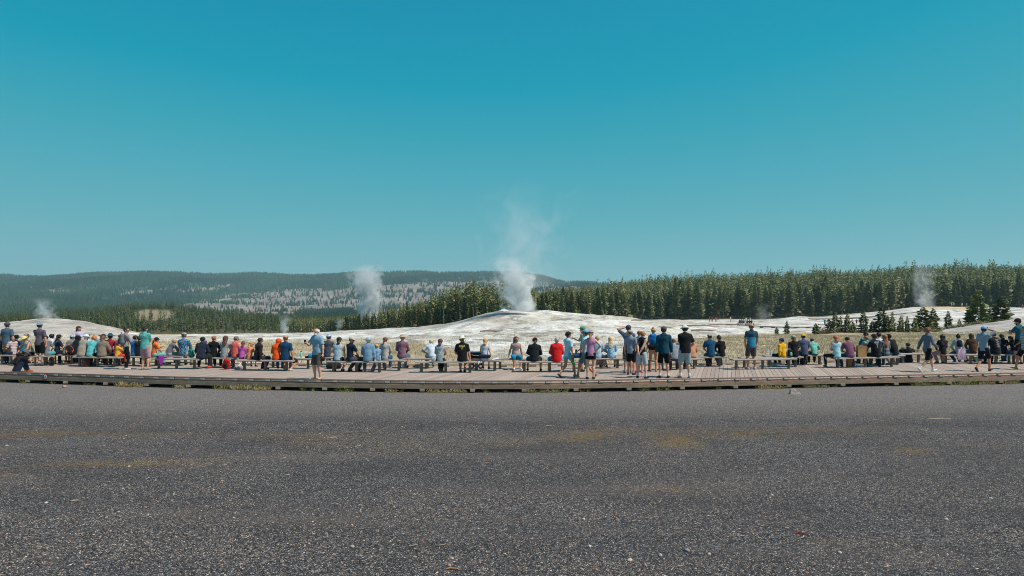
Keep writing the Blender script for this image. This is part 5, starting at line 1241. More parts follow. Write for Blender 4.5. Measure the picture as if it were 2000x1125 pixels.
a = P_(903,727.8,'sit',0,1.84,1.16,'tee','#121316',bot='shorts',bc='#3c3f46',hair='short',hc='#7a5c48',hat='wide',htc='#dfe3d4',skin='m',tilt=-8,head=28,arms=('lap','side'),feet=(.07,.12),shoes='#1a1c1e',label='man in black T-shirt with yellow lettering and wide white hat')
back_print(a, letters(.085,.22,12,.026,1)+letters(.040,.22,12,.026,2)+letters(0,.10,6,.020,3)+[(0,-.045,.035,.035)], '#e3cf62')
a = P_(947,724.0,'sit',8,1.62,1.0,'tank','#c3cfe0',bot='skirt',bc='#9db8d2',hair='mid',hc='#c49a62',fem=True,head=12,arms=('lap','back'),shoes='#5c4038',feet=(.12,.30),label='blond woman in pale tank top with navy waist bag and light denim skirt')
P_(1007,720.9,'sit',172,1.70,1.06,'tank','#b39b98',bot='capris',bc='#168bb0',hair='wavy',hc='#5c342a',fem=True,skin='m',head=-22,arms=('side','side'),shoes='#dfe3e6',feet=(.13,.46),label='curly haired woman in beige sleeveless top and turquoise capris facing the camera')
P_(1043,727.0,'sit',3,1.70,1.08,'hoodie','#1b1e24',bot='shorts',bc='#23232a',hair='short',hc='#b07f52',hat='beanie',htc='#14151a',skin='m',feet=(.26,.28),shoes='#17181c',label='person in black jacket and black beanie on the front bench')
P_(1087,726.9,'sit',0,1.72,1.30,'jacket','#e01f22',bot='shorts',bc='#5aa0c6',hair='short',hc='#a09c98',lean=6,fem=True,feet=(.24,.22),shoes='#4a4540',socks='#4c7aa0',label='large grey haired person in bright red jacket')
a = P_(1109,737.0,'walk',55,1.68,1.0,'tee','#bcd8e6',bot='short',bc='#6cb0cf',hair='short',hc='#1d1613',hat='cap',htc='#26292f',fem=True,skin='m',shoe='sandal',shoes='#4a3a34',arms=('chest','down'),label='woman in pale blue T-shirt and short denim shorts striding right in a dark cap')
P_(1139,725.5,'stand',-80,1.74,1.0,'tee','#7fb59a',bot='shorts',bc='#2c3038',hair='short',hc='#5a3a28',hat='cap',htc='#4f9a6c',arms=('down','phone'),label='person in green cap hidden behind the man in tan boots')
P_(1144,738.0,'walk',-70,1.76,1.0,'tee','#a9d0ea',bot='shorts',bc='#6f7e8c',hair='short',hc='#4f3425',hat='cap',htc='#6fa9d8',skin='m',shoes='#a98d66',shoe='boot',socks='#6c7f8a',arms=('hold','down'),label='man in light blue T-shirt, blue cap and tan boots walking left')
P_(1153.5,740.6,'stand',4,1.70,1.02,'tank','#c387ac',bot='short',bc='#101114',hair='braid',hc='#b98b4e',hat='visor',htc='#1f2d4a',fem=True,skin='p',shoes='#2a2c30',arms=('hold','hip'),lean=-2,label='standing woman in mauve pink tank top with long blond braid and hand on hip')
P_(1167,719.9,'sit',5,1.72,1.08,'tee','#b5d5e8',('floral','#86b4d2'),bot='shorts',bc='#cf5a5a',hair='short',hc='#b99b76',arms=('lap','lap'),label='seated person in pale blue patterned shirt behind the hand-on-hip woman')
P_(1193.5,719.6,'sit',0,1.66,1.06,'shoulderless','#a9d2ea',('floral','#5f98c4'),bot='short',bc='#5f7fa0',hair='long',hc='#d9b98a',fem=True,skin='p',feet=(.17,.12),arms=('lap','lap'),shoes='#6a4a3a',label='long haired blond woman in pale blue tie-dye off-shoulder blouse')
P_(1227,729.2,'stand',6,1.82,1.05,'tee','#66708a',bot='shorts',bc='#23262e',bp=('camo','#7c8590'),hair='short',hc='#3c2b22',hat='cap',htc='#4c4f56',shoes='#6d7076',arms=('shade','down'),label='man in grey-blue T-shirt and dark cap shading his eyes with a raised arm')
P_(1232,732,'stand',30,1.66,.98,'tee','#8d96a4',bot='shorts',bc='#15171c',hair='short',hc='#7c6048',hat='cap',htc='#aab2ac',hdir=-60,shoes='#2a2b30',arms=('down','down'),head=-60,nod=14,label='boy in heather grey T-shirt and pale cap in front of the man shading his eyes')
P_(1249,728,'stand',10,1.62,.98,'tee','#9c98a6',bot='short',bc='#3b4152',hair='short',hc='#a4643c',fem=True,shoes='#e06a9a',arms=('fold','fold'),label='reddish haired person in grey top and pink shoes behind the black sleeveless top')
a = P_(1253,738.8,'stand',38,1.68,1.06,'tank','#17191e',bot='shorts',bc='#b3c0cc',hair='short',hc='#a9713c',glasses=True,fem=True,skin='p',shoes='#1d2026',socks='#c9d2d8',arms=('back','back'),lean=6,spread=.17,head=22,label='woman in black sleeveless top and pale shorts holding her hands behind her back')
back_print(a, [(-.09+.012*i, .10-.030*i, .018, .026) for i in range(5)], '#8f9a96')
a = P_(1276,725.8,'stand',8,1.70,.98,'tank','#d0845c',bot='short',bc='#c09a8a',hair='bun',hc='#b88a58',hat='visor',htc='#d9cba4',fem=True,skin='m',shoes='#8f7a70',arms=('down','fold'),label='woman in orange tank top and straw visor wearing a blue backpack')
worn_pack(a, '#147fc0', '#0f5f96', 'bright blue backpack with black base worn in the middle of the standing group', 1.05, -.28)
softbag(a.location+Vector((-.02,-.22,.86)), (.40,.22,.26), 8, '#101216', 'black pouch hanging under the bright blue backpack', c2='#101216')
P_(1297,738.0,'stand',2,1.82,1.06,'hoodie','#124559',bot='shorts',bc='#0d0e12',hair='short',hc='#3c2a22',hat='cap',htc='#5a4b57',skin='l',shoes='#2a2c32',socks='#dfe5e8',arms=('down','down'),spread=.14,head=20,label='man in dark teal hoodie and black shorts with a plum cap')
P_(1317,724,'sit',10,1.72,1.12,'tee','#8a929e',bot='trousers',bc='#3b4350',hair='short',hc='#5a4030',lean=38,arms=('knee','knee'),label='seated person in grey shirt bent forward behind the teal hoodie')
P_(1329,722.6,'sit',20,1.70,1.05,'tee','#5f7488',bot='trousers',bc='#2b3038',hair='short',hc='#33241c',skin='m',lean=20,arms=('knee','fwd'),label='seated person in slate shirt just left of the man in the white bucket hat')
P_(1352,719.6,'sit',-10,1.66,1.1,'tee','#c98a6a',bot='shorts',bc='#a49a84',hair='short',hc='#6a4530',skin='m',lean=30,arms=('lap','lap'),label='tanned seated person hidden behind the man in grey shorts')
P_(1338,738.0,'stand',-4,1.86,1.26,'tee','#17181b',bot='cargo',bc='#a9b3ba',hair='short',hc='#2b201a',hat='bucket',htc=('#d7e3dc','yoke','#d7e3dc'),skin='p',shoes='#8f969b',socks='#dfe3e4',arms=('fold','hold'),spread=.15,nod=14,label='large man in black T-shirt, grey shorts and white bucket hat with lime brim')
P_(1388,716.2,'sit',0,1.78,1.12,'tee','#155073',bot='trousers',bc='#3a3b42',hair='short',hc='#4a382c',hat='cap',htc=('#8b8672','camo','#b9b49c'),hdir=180,feet=(.05,.20),label='man in dark blue T-shirt and camouflage cap sitting next to the black sweater')
P_(1409,716.0,'sit',-6,1.66,1.08,'long','#15161a',bot='trousers',bc='#4c7ea6',hair='bun',hc='#1b1512',fem=True,side=-8,lean=8,feet=(.06,.12),shoes='#1d222a',label='woman in black sweater with bright blue hem leaning on the man beside her')
a = P_(1467.5,721.6,'stand',-4,1.83,1.1,'tee','#2b86a8',('yoke','#244b60'),bot='shorts',bc='#554b50',hair='thin',hc='#5c4a42',skin='m',shoes='#a8b4b6',arms=('pocket','pocket'),head=-12,spread=.14,label='man in two-tone blue T-shirt standing alone with hands in his pockets')
P_(1529,717.0,'sit',-32,1.42,1.02,'hoodie','#f0b020',bot='trousers',bc='#171a22',hair='short',hc='#1d1815',hat='cap',htc=('#151b2c','camo','#24406a'),hdir=-50,skin='m',head=-50,arms=('side','lap'),shoes='#8ca4b8',feet=(.16,.30),label='child in bright yellow hooded shirt and dark cap looking left')
P_(1551.5,716.6,'sit',0,1.68,1.12,'tee','#16171b',bot='trousers',bc='#1a1c22',hair='mid',hc='#6f4a35',hat='cap',htc='#8fae98',hdir=-80,fem=True,lean=12,head=-30,arms=('side','lap'),label='woman in black T-shirt and sage green cap')
P_(1571,713.2,'sit',4,1.72,1.08,'tee','#535a78',bot='trousers',bc='#1f2a3c',hair='short',hc='#3b2a20',hat='cap',htc='#eebc3a',hdir=180,lean=14,label='person in slate violet T-shirt and yellow cap')
P_(1590,712.5,'sit',8,1.52,1.05,'tee','#74c4b4',bot='trousers',bc='#2c313c',hair='short',hc='#151214',lean=40,nod=30,arms=('knee','knee'),label='person in mint green T-shirt with head bowed out of sight')
P_(1634,718.8,'sit',4,1.72,1.12,'halter','#a9d6e0',bot='leggings',bc='#171a21',hair='mid',hc='#b0623a',fem=True,skin='p',feet={-1:(.36,.22),1:(.14,.30)},shoes='#2f5a70',arms=('folded','folded'),lean=8,label='woman in pale aqua halter top with reddish blond hair')
P_(1660,718.2,'sit',2,1.70,1.14,'tee','#7c4f66',bot='trousers',bc='#20506e',hair='short',hc='#17120f',skin='m',lean=28,nod=24,feet=(.24,.20),label='man in plum T-shirt with bowed black haired head')
P_(1692.5,710.6,'sit',0,1.86,1.02,'tee','#1b6e82',bot='trousers',bc='#263040',hair='short',hc='#191412',skin='d',label='tall dark haired man in teal shirt sitting in the back row')
P_(1694,714.2,'sit',-5,1.62,1.0,'tee','#6c7a68',('camo','#a9ad9c'),bot='trousers',bc='#32404c',hair='bun',hc='#a4683a',fem=True,label='woman with auburn bun and camouflage top in front of the tall dark haired man')
a = P_(1711,717.2,'sit',2,1.80,1.24,'tee','#121418',bot='trousers',bc='#12202c',hair='short',hc='#2a1f1c',hat='cap',htc='#4a2b30',skin='m',lean=10,side=-3,feet=(.26,.22),arms=('knee','lap'),label='large man in black T-shirt with white print lines beside the paper bag')
back_print(a, letters(.10,.19,9,.030,5)+letters(.062,.16,8,.020,6)+letters(.030,.12,6,.018,7)+letters(0,.09,5,.016,8)+[(0,-.04,.03,.014),(.005,-.065,.02,.014),(0,-.09,.03,.010),(0,-.115,.012,.014),(0,-.14,.02,.010)], '#cdd6da')
P_(1717,711.4,'sit',4,1.82,.98,'tee','#d9dde6',bot='trousers',bc='#2b3442',hair='short',hc='#1c1512',skin='m',label='dark haired person in white shirt behind the large man with white print')
P_(1730,715.0,'sit',0,1.74,1.02,'long','#1b1d22',('plaid','#b9bfc2'),bot='trousers',bc='#1f4a5c',hair='long',hc='#9a5a38',fem=True,lean=4,side=-4,label='woman in black and white plaid shirt with long auburn hair')
P_(1747,713.0,'sit',-8,1.74,1.16,'long','#191b20',bot='capris',bc='#3fb0dc',hair='short',hc='#15110f',hat='cap',htc='#16181c',skin='l',lean=18,side=-18,feet=(.12,.15),shoe='sandal',shoes='#8a6a58',label='person in black sweater leaning left with bright blue waistband showing')
P_(1774.5,707.8,'floor',4,1.66,1.05,'tee','#15181d',bot='trousers',bc='#1f242c',hair='short',hc='#231a17',arms=('lap','lap'),lean=4,label='dark haired person in black T-shirt sitting low on the deck behind the bench end')
P_(1765,707.6,'floor',-10,1.2,1.0,'tee','#3c3f4a',bot='trousers',bc='#2b2d36',hair='short',hc='#4a3a30',hat='cap',htc='#7c7a82',hdir=180,arms=('lap','lap'),skin='m',label='child in grey cap sitting low beside the dark haired person on the deck')
P_(1811,726.8,'walk',82,1.76,.98,'long','#66717e',bot='shorts',bc='#15171b',hair='curly',hc='#7a4a32',skin='p',shoes='#e0e2dd',socks='#e8eaea',arms=('swingb','hold'),nod=6,step=-1,label='curly haired boy in grey-blue sweatshirt and white shoes walking right')
P_(1841,711.2,'sit',4,1.66,1.06,'long','#151619',bot='trousers',bc='#a5837e',hair='long',hc='#121012',fem=True,feet=(.12,.20),label='woman in black top with very long straight black hair')
a = P_(1872,710.2,'sit',8,1.64,1.06,'long','#b9bcc2',('stripe','#9fa6ae'),bot='trousers',bc='#2a4a66',hair='bun',hc='#17120f',fem=True,lean=12,shoes='#79a6c4',feet=(.10,.10),label='woman in pale grey striped top with dark bun and small dark backpack')
worn_pack(a, '#202228', '#15161a', 'small dark backpack worn by the woman in the pale striped top', .72, -.20, .17)
P_(1900,708.2,'sit',2,1.68,1.16,'long','#5a3a2c',bot='shorts',bc='#1f6488',hair='long',hc='#4a3024',fem=True,lean=10,feet=(.14,.16),shoes='#2c2a30',label='woman in brown top and denim shorts with long brown hair')
P_(1921,725.6,'walk',62,1.80,.98,'tee','#8ea0b0',bot='shorts',bc='#101822',hair='short',hc='#2d1f1a',hat='cap',htc='#7fb4de',skin='m',shoes='#202226',arms=('down','eye'),step=1,nod=8,label='boy in grey-blue T-shirt and light blue cap holding a camera to his eye')
a = P_(1944,711.0,'sit',0,1.84,1.36,'tee','#17181c',bot='trousers',bc='#1d2028',hair='short',hc='#3a2c26',hat='cap',htc=('#b5cfe8','camo','#7fa8d4'),hdir=180,skin='p',arms=('lap','lap'),head=25,label='very broad person in black T-shirt with long pale print down the back')
back_print(a, letters(.10,.16,6,.03,11)+[(.01+.03*((i*7) % 3-1), .06-.026*i, .07+.02*((i*5) % 3), .016) for i in range(12)], '#9ea4aa')
P_(1960,709.4,'sit',14,1.64,1.0,'long','#14171d',('camo','#1f2c3a'),bot='trousers',bc='#1f3c58',hair='mid',hc='#14100f',fem=True,lean=10,arms=('lap','fwd'),label='dark haired person in black jacket right of the very broad person')
P_(1979,710.2,'sit',-30,1.5,.95,'tee','#1e2230',bot='trousers',bc='#3f6a96',hair='mid',hc='#141012',fem=True,lean=14,arms=('fwd','lap'),label='black haired child in dark top with light striped sleeve near the right edge')
P_(1991,711.4,'stand',-20,1.98,1.12,'tee','#1f6070',bot='shorts',bc='#181a20',hair='short',hc='#17120f',hat='cap',htc='#17181d',beard='#1c1512',skin='m',head=-25,nod=16,shoes='#3a3d44',arms=('chest','chest'),label='tall man in teal T-shirt and black cap looking down at the right edge')
P_(2003,722.0,'walk',-75,1.78,1.1,'tee','#7f8690',('stripe','#bcc2c8'),bot='shorts',bc='#14161b',hair='short',hc='#5a3a2c',skin='m',shoes='#e08a3c',shoe='sandal',arms=('down','hold'),label='person in grey striped shirt and orange sandals walking in from the right edge')
a = P_(33,727.0,'floor',40,1.66,1.05,'tee','#16191e',bot='trousers',bc='#1b2c48',hair='short',hc='#3a2c26',hat='wide',htc='#5f6270',lean=24,nod=24,arms=('knee','knee'),skin='m',shoes='#a85a3c',label='person in dark grey wide brimmed hat sitting on the deck edge with knees drawn up')
worn_pack(a, '#14171b', '#1f2429', 'small black backpack on the person sitting on the deck edge', .72, -.26, .17)

# a few held and hanging things
def hand_of(px_label, s):
    for o in COL.objects:
        if o.get('label') == px_label: 
            J, _ = root_info[o.name]; M = Matrix.Translation(o.location) @ o.rotation_euler.to_matrix().to_4x4(); A = J[s]
            D = nrm(A['wr']-A['el']); return M @ Vector(A['wr']+D*.09*J['k']), M
bench_z = DECK+.432
def phone(lab, s, label, cat='phone', name='phone', c='#14161a', dims=(.075, .012, .15)):
    p, M = hand_of(lab, s); r = empty(name, p+Vector((0, 0, .02)), rnd.uniform(-.5, .5)); tag(r, label, cat)
    X, Y, Z = dims; MB().box(-X/2, X/2, -Y/2, Y/2, -Z/2, Z/2, .004).build('case', plain('case'+c, S(c), .4, .05, bump=0), r)
    if cat == 'phone': MB().box(-X*.43, X*.43, -Y/2-.0015, -Y/2-.0002, -Z*.45, Z*.45).build('screen', plain('screen', S('#0b0d12'), .1, .05, bump=0), r)
    else:
        m = MB(); m.tube([(0, 0, 0), (0, .07, 0)], [.03, .028], 12); m.build('lens', plain('lens', S('#0b0d12'), .2, .05, bump=0), r, True)
    return r
phone('standing man in dusky purple T-shirt and black shorts with pale blue backward cap', -1, 'phone held up by the man in the dusky purple T-shirt')
phone('bald white-bearded man in light blue T-shirt standing at the deck edge facing the camera', 1, 'phone in the raised hand of the white-bearded man', c='#3c5aa8')
phone('man in light blue T-shirt, blue cap and tan boots walking left', -1, 'phone held out by the man in tan boots')
phone('curly haired boy in grey-blue sweatshirt and white shoes walking right', 1, 'dark phone in the hand of the curly haired boy')
phone('boy in grey-blue T-shirt and light blue cap holding a camera to his eye', 1, 'black camera held to the eye of the boy in the light blue cap', 'camera', 'camera', '#14161a', (.13, .06, .09))
phone('person in white T-shirt with round print doubled far forward holding a camera', 1, 'black camera in the hands of the doubled over person', 'camera', 'camera', '#14161a', (.15, .07, .10))
phone('tall man in teal T-shirt and black cap looking down at the right edge', 1, 'phone held by the tall man in teal at the right edge')
p, _ = hand_of('bald white-bearded man in light blue T-shirt standing at the deck edge facing the camera', -1)
softbag(p+Vector((0, 0, -.17)), (.15, .09, .17), 20, '#3b3a3c', 'dark cap carried low in the hand of the white-bearded man', 'cap', 'carried_cap', handle=False)
p, _ = hand_of('woman in pale blue T-shirt and short denim shorts striding right in a dark cap', 1)
bottle(p+Vector((0, 0, -.27)), .27, .045, '#4f8a4c', '#2c4f34', 'green water bottle carried by the striding woman in the dark cap')
p, _ = hand_of('blond woman in pale tank top with navy waist bag and light denim skirt', 1)
a = on_deck(947, 724); softbag(a+Vector((.0, -.17, .50)), (.42, .14, .17), 0, '#18233a', 'navy waist bag around the blond woman on the bench', handle=False)
softbag(on_deck(855.5, 727.6)+Vector((-.14, -.20, .47)), (.13, .06, .17), 0, '#d8d0c2', 'small white shoulder bag hanging at the hip of the woman with the white strap', c2='#d8d0c2')
# bags, bottles and clothes lying about
backpack(on_deck(376, 719.8)+Vector((-.05, .0, .433)), 25, '#178a84', '#12685f', 'teal backpack sitting on the bench left of the navy hoodie', .85, -4)
bottle(on_deck(404.5, 718.4)+Vector((0, 0, .433)), .22, .045, '#1fa08c', '#e0d060', 'teal water bottle with yellow lid on the bench end')
r = backpack(on_deck(441, 721.2), 8, '#cf2a22', '#2a1d22', 'red and black backpack leaning on the deck in front of the grey top', 1.05, -14, roll=16)
softbag(on_deck(317, 720)+Vector((0, -.02, .433)), (.40, .22, .13), 0, '#a82fa8', 'purple jacket crumpled on the left end of the bench', 'jacket', 'folded_jacket', handle=False)
m = MB(); m.add([(-.10, 0, 0), (.12, -.02, 0), (.10, -.05, -.26), (.02, -.06, -.33), (-.06, -.05, -.22), (-.10, .03, 0), (.12, .01, 0), (.10, -.02, -.26), (.02, -.03, -.33), (-.06, -.02, -.22)], [(0,1,2,3,4), (9,8,7,6,5), (0,5,6,1), (1,6,7,2), (2,7,8,3), (3,8,9,4), (4,9,5,0)])
o = m.build('sleeve', fabric('#a82fa8'), COL.objects['folded_jacket']); o.location = (.02, -.12, .07)
bottle(on_deck(588, 718.8)+Vector((0, 0, .433)), .27, .045, '#86cdb0', '#1d2424', 'tall mint green bottle with black lid alone on the bench')
softbag(on_deck(608, 720.2)+Vector((0, 0, .433)), (.20, .18, .20), 0, '#1d95c4', 'bright blue round bag on the bench beside the bearded man', handle=False)
softbag(on_deck(601, 720)+Vector((0, .02, .433)), (.22, .14, .10), 0, '#24262b', 'small dark bag left of the bright blue bag on the bench', handle=False)
softbag(on_deck(652, 720)+Vector((0, .0, 0)), (.55, .3, .26), 0, '#1a1c20', 'black bag on the deck under the bench behind the pale tank top')
backpack(on_deck(100.5, 714.6), 20, '#14171b', '#24303a', 'black backpack standing on the deck at the end of the left bench', .85, 0)
r = empty('box', on_deck(170, 716.2), .1); tag(r, 'dark brown box bag under the bench below the turquoise shirt', 'bag'); MB().box(-.16, .16, -.10, .10, .004, .33, .02).build('box_body', plain('box', S('#3c2620'), .8), r); MB().tube([(-.06, 0, .33), (-.05, 0, .38), (.05, 0, .38), (.06, 0, .33)], .008, 6).build('handle', fabric('#2a1a16'), r)
bottle(on_deck(742, 726.6)+Vector((0, -.02, .433)), .26, .042, '#8fa6b4', '#5c6870', 'grey water bottle on the front bench near the small child')
def paper_bag(loc, X, Y, Z, yaw, c, label, cat='paper bag', handles=False):
    r = empty('paper_bag', loc, -math.radians(yaw)); tag(r, label, cat); m = MB(); t = .004; R = random.Random(int(loc.x*100))
    def ring(z, s, j): return [(x*s+R.uniform(-j, j), y*s+R.uniform(-j, j), z+R.uniform(-j, j)*(z > .01)) for x, y in ((-X/2, -Y/2), (0, -Y/2*.96), (X/2, -Y/2), (X/2*.94, 0), (X/2, Y/2), (0, Y/2*.96), (-X/2, Y/2), (-X/2*.94, 0))]
    L = [ring(.002, 1, 0), ring(Z*.3, 1.0, .008), ring(Z*.65, .98, .012), ring(Z, 1.0, .012), ring(Z, .95, .006), ring(Z*.3, .95, .005)]; vs = sum(L, []); fs = [tuple(range(7, -1, -1))]+[(i*8+k, i*8+(k+1) % 8, i*8+8+(k+1) % 8, i*8+8+k) for i in range(5) for k in range(8)]+[tuple(40+k for k in range(8))]
    m.add(vs, fs).build('bag_body', plain('paper'+c, S(c), .9, .12, scale=12, bump=.6), r)
    if handles: MB().tube([(-X*.2, -Y/2, Z), (-X*.15, -Y/2, Z+.08), (X*.15, -Y/2, Z+.08), (X*.2, -Y/2, Z)], .005, 5).build('handle', plain('cord', S(c), .8), r)
    return r
paper_bag(on_deck(1682.5, 717.6)+Vector((0, .0, .433)), .34, .22, .46, 4, '#b58a5c', 'large brown paper bag standing on the front bench')
paper_bag(on_deck(1660, 717.2)+Vector((0, .05, 0)), .19, .16, .36, 0, '#96683f', 'brown paper bag on the deck under the bench below the plum T-shirt')
paper_bag(on_deck(788, 719.2)+Vector((0, .12, 0)), .17, .10, .17, 0, '#d5dade', 'white paper bag on the deck below the mauve shirt', handles=True)
paper_bag(on_deck(1912, 708.0)+Vector((0, .1, 0)), .22, .12, .24, 0, '#d9dde0', 'white carrier bag on the deck under the back bench at the right', handles=True)
paper_bag(on_deck(1513, 715.0)+Vector((0, .1, 0)), .26, .16, .16, 0, '#c9d5dc', 'pale paper bag on the deck under the bench left of the yellow shirt')
bottle(on_deck(1505, 713.4)+Vector((0, 0, .433)), .22, .035, '#b5cdd2', '#8fb0b8', 'clear plastic bottle on the back bench left of the child in yellow')
backpack(on_deck(1542, 717.0)+Vector((0, -.08, .433)), -10, '#17191d', '#78b8a8', 'black backpack with mint pocket on the bench between child in yellow and black T-shirt', .70, 4)
backpack(on_deck(1571, 713.6)+Vector((0, .1, 0)), 10, '#101216', '#1a1c22', 'black backpack on the deck under the bench below the yellow cap', .95, -8)
r = empty('cup', on_deck(1605, 712.8), 0); tag(r, 'white and orange paper cup on the deck right of the back bench', 'cup'); MB().tube([(0, 0, .003), (0, 0, .15)], [.035, .045], 12).build('cup_body', plain('cup', S('#dfe3e2'), .6), r); MB().tube([(0, 0, .05), (0, 0, .10)], [.040, .043], 12).build('cup_sleeve', plain('sleeve', S('#d0703a'), .7), r)
softbag(on_deck(1130, 720.5)+Vector((-.05, .1, .433)), (.40, .22, .22), 0, '#1c4f78', 'blue duffel bag on the bench right of the striding woman')
softbag(on_deck(1174, 719.6)+Vector((0, .0, .433)), (.32, .2, .14), 0, '#1b3f78', 'navy blue bag on the bench left of the tie-dye blouse', handle=False)
r = empty('notice_board', on_deck(1174, 718.2)+Vector((0, .1, .0)), .05); tag(r, 'small white notice board standing under the back bench', 'sign')
MB().box(-.20, .20, -.012, .012, .09, .34, .004).build('board', plain('notice', S('#d5e0e4'), .6, .04, bump=0), r)
for x in (-.16, .16): MB().box(x-.012, x+.012, -.01, .01, 0, .089).build('leg', M_LEG, r)
m = MB(); m.ell((.12, -.016, .25), (.012, .003, .014)); m.tube([(.12, -.016, .23), (.105, -.016, .17), (.12, -.016, .13)], .009, 6); m.tube([(.11, -.016, .18), (.14, -.016, .14)], .007, 6)
for i in range(3): m.box(-.17, .02-.03*i, -.0145, -.0125, .27-.05*i, .285-.05*i)
m.build('lettering', plain('ink', S('#2a3440'), .6, .05, bump=0), r)
# black case with yellow piping and stroller wheels behind the bench
r = empty('carry_case', on_deck(930, 720.8)+Vector((0, .15, .36)), 0); r = tag(r, 'black fabric wagon with yellow trim parked behind the blond woman', 'wagon')
MB().box(-.27, .27, -.16, .16, -.02, .30, .03).build('box_body', fabric('#15171c'), r)
m = MB(); m.tube([(-.24, -.166, .05), (-.24, -.166, .24)], .012, 6); m.tube([(.24, -.166, .05), (.24, -.166, .24)], .012, 6); m.tube([(-.18, -.17, .22), (-.05, -.172, .18), (.08, -.172, .18), (.2, -.17, .22)], .011, 6); m.build('yellow_trim', fabric('#e0b030'), r)
MB().box(-.28, .28, -.17, .17, .302, .335, .01).build('rim', plain('wagon_rim', S('#3f5f8a'), .5), r)
for i, (x, y) in enumerate(((-.18, -.13), (.18, -.13), (-.18, .13), (.18, .13))):
    wh = MB().tube([(x, y-.018, -.245), (x, y+.018, -.245)], [.11, .11], 20).build('wheel', plain('tyre', S('#1a1b1e'), .7), r); MB().tube([(x, y-.021, -.245), (x, y+.021, -.245)], [.05, .05], 14).build('hub', MET, wh); MB().tube([(x, y, -.02), (x, y, -.20)], .012, 6).build('strut', MET, r)
r = empty('paper_sheet', on_deck(967, 723.9)+Vector((0, 0, .436)), .3); tag(r, 'open white brochure lying on the bench right of the blond woman', 'paper'); MB().add([(-.14, -.10, 0), (0, -.10, .02), (0, .10, .04), (-.14, .10, .01), (-.14, -.10, -.002), (0, -.10, .017), (0, .10, .037), (-.14, .10, .008)], [(0,1,2,3), (7,6,5,4), (0,4,5,1), (2,6,7,3), (1,5,6,2), (0,3,7,4)]).add([(.001, -.10, .02), (.14, -.10, .05), (.14, .10, .09), (.001, .10, .04), (.001, -.10, .017), (.14, -.10, .047), (.14, .10, .087), (.001, .10, .037)], [(0,1,2,3), (7,6,5,4), (0,4,5,1), (2,6,7,3), (1,5,6,2), (0,3,7,4)]).build('pages', plain('brochure', S('#d5dbe0'), .6), r)
# striped cloth hanging from the bench
r = empty('hanging_cloth', on_deck(1872, 710.6)+Vector((0, -.19, .47)), 0); tag(r, 'pink and white striped cloth hanging over the front bench edge', 'cloth'); m = MB(); vs = []; nx, nz = 14, 8; R = random.Random(5)
for j in range(nz+1):
    for i in range(nx+1):
        u_ = i/nx-.5; t = j/nz; vs.append((u_*(.30+.10*t)+.02*math.sin(j), -.02-.018*math.sin(i*1.9+j*.3)*(.3+t)-.02*(t > .2), .20-.52*t+(.10*abs(math.sin(i*1.1)) if j == nz else 0)*.6))
n0 = len(vs); vs += [(x, y+.008, z) for x, y, z in vs]
fs = [(j*(nx+1)+i, j*(nx+1)+i+1, (j+1)*(nx+1)+i+1, (j+1)*(nx+1)+i) for j in range(nz) for i in range(nx)]; fs += [tuple(n0+k for k in reversed(f_)) for f_ in fs]
m.add(vs, fs).build('cloth_sheet', fabric('#c48ac0', 'vstripe', '#e3d2e0'), r, True)

# tiny visitors far across the plain
def far_person(px, d, kind, tc, bc, label, group, yaw=0, hgt=1.7, seat=.45):
    x = (px-1000)*d/FPX; return P_(px, d, kind, yaw, hgt, 1., 'tee', tc, bot='trousers', bc=bc, hair='short', hc='#3a2a22', res=.03, far=True, label=label, loc=(x, d, ground_z(x, d)), group=group, seat=seat)
G1 = 'far visitors sitting in a row on the sinter'
d0 = 150
lx = (1456-1000)*d0/FPX; r = empty('far_bench', (lx, d0, ground_z(lx, d0)), 0); tag(r, 'long low bench under the far seated group on the white sinter', 'bench'); MB().box(-2.0, 2.0, -.2, .2, .38, .45).build('seat', M_SEAT, r)
for x in (-1.7, 0, 1.7): MB().box(x-.08, x+.08, -.1, .1, -.2, .378).build('leg', M_LEG, r)
for i, (px, c) in enumerate([(1445,'#2a2c3c'),(1449,'#3b3450'),(1453,'#2d4a5c'),(1460,'#5a3040'),(1464,'#2c2f3a'),(1468,'#22262f')]):
    far_person(px, d0, 'sit', c, '#23252c', 'tiny dark figure sitting in the row on the far sinter bench', G1, 0, 1.65)
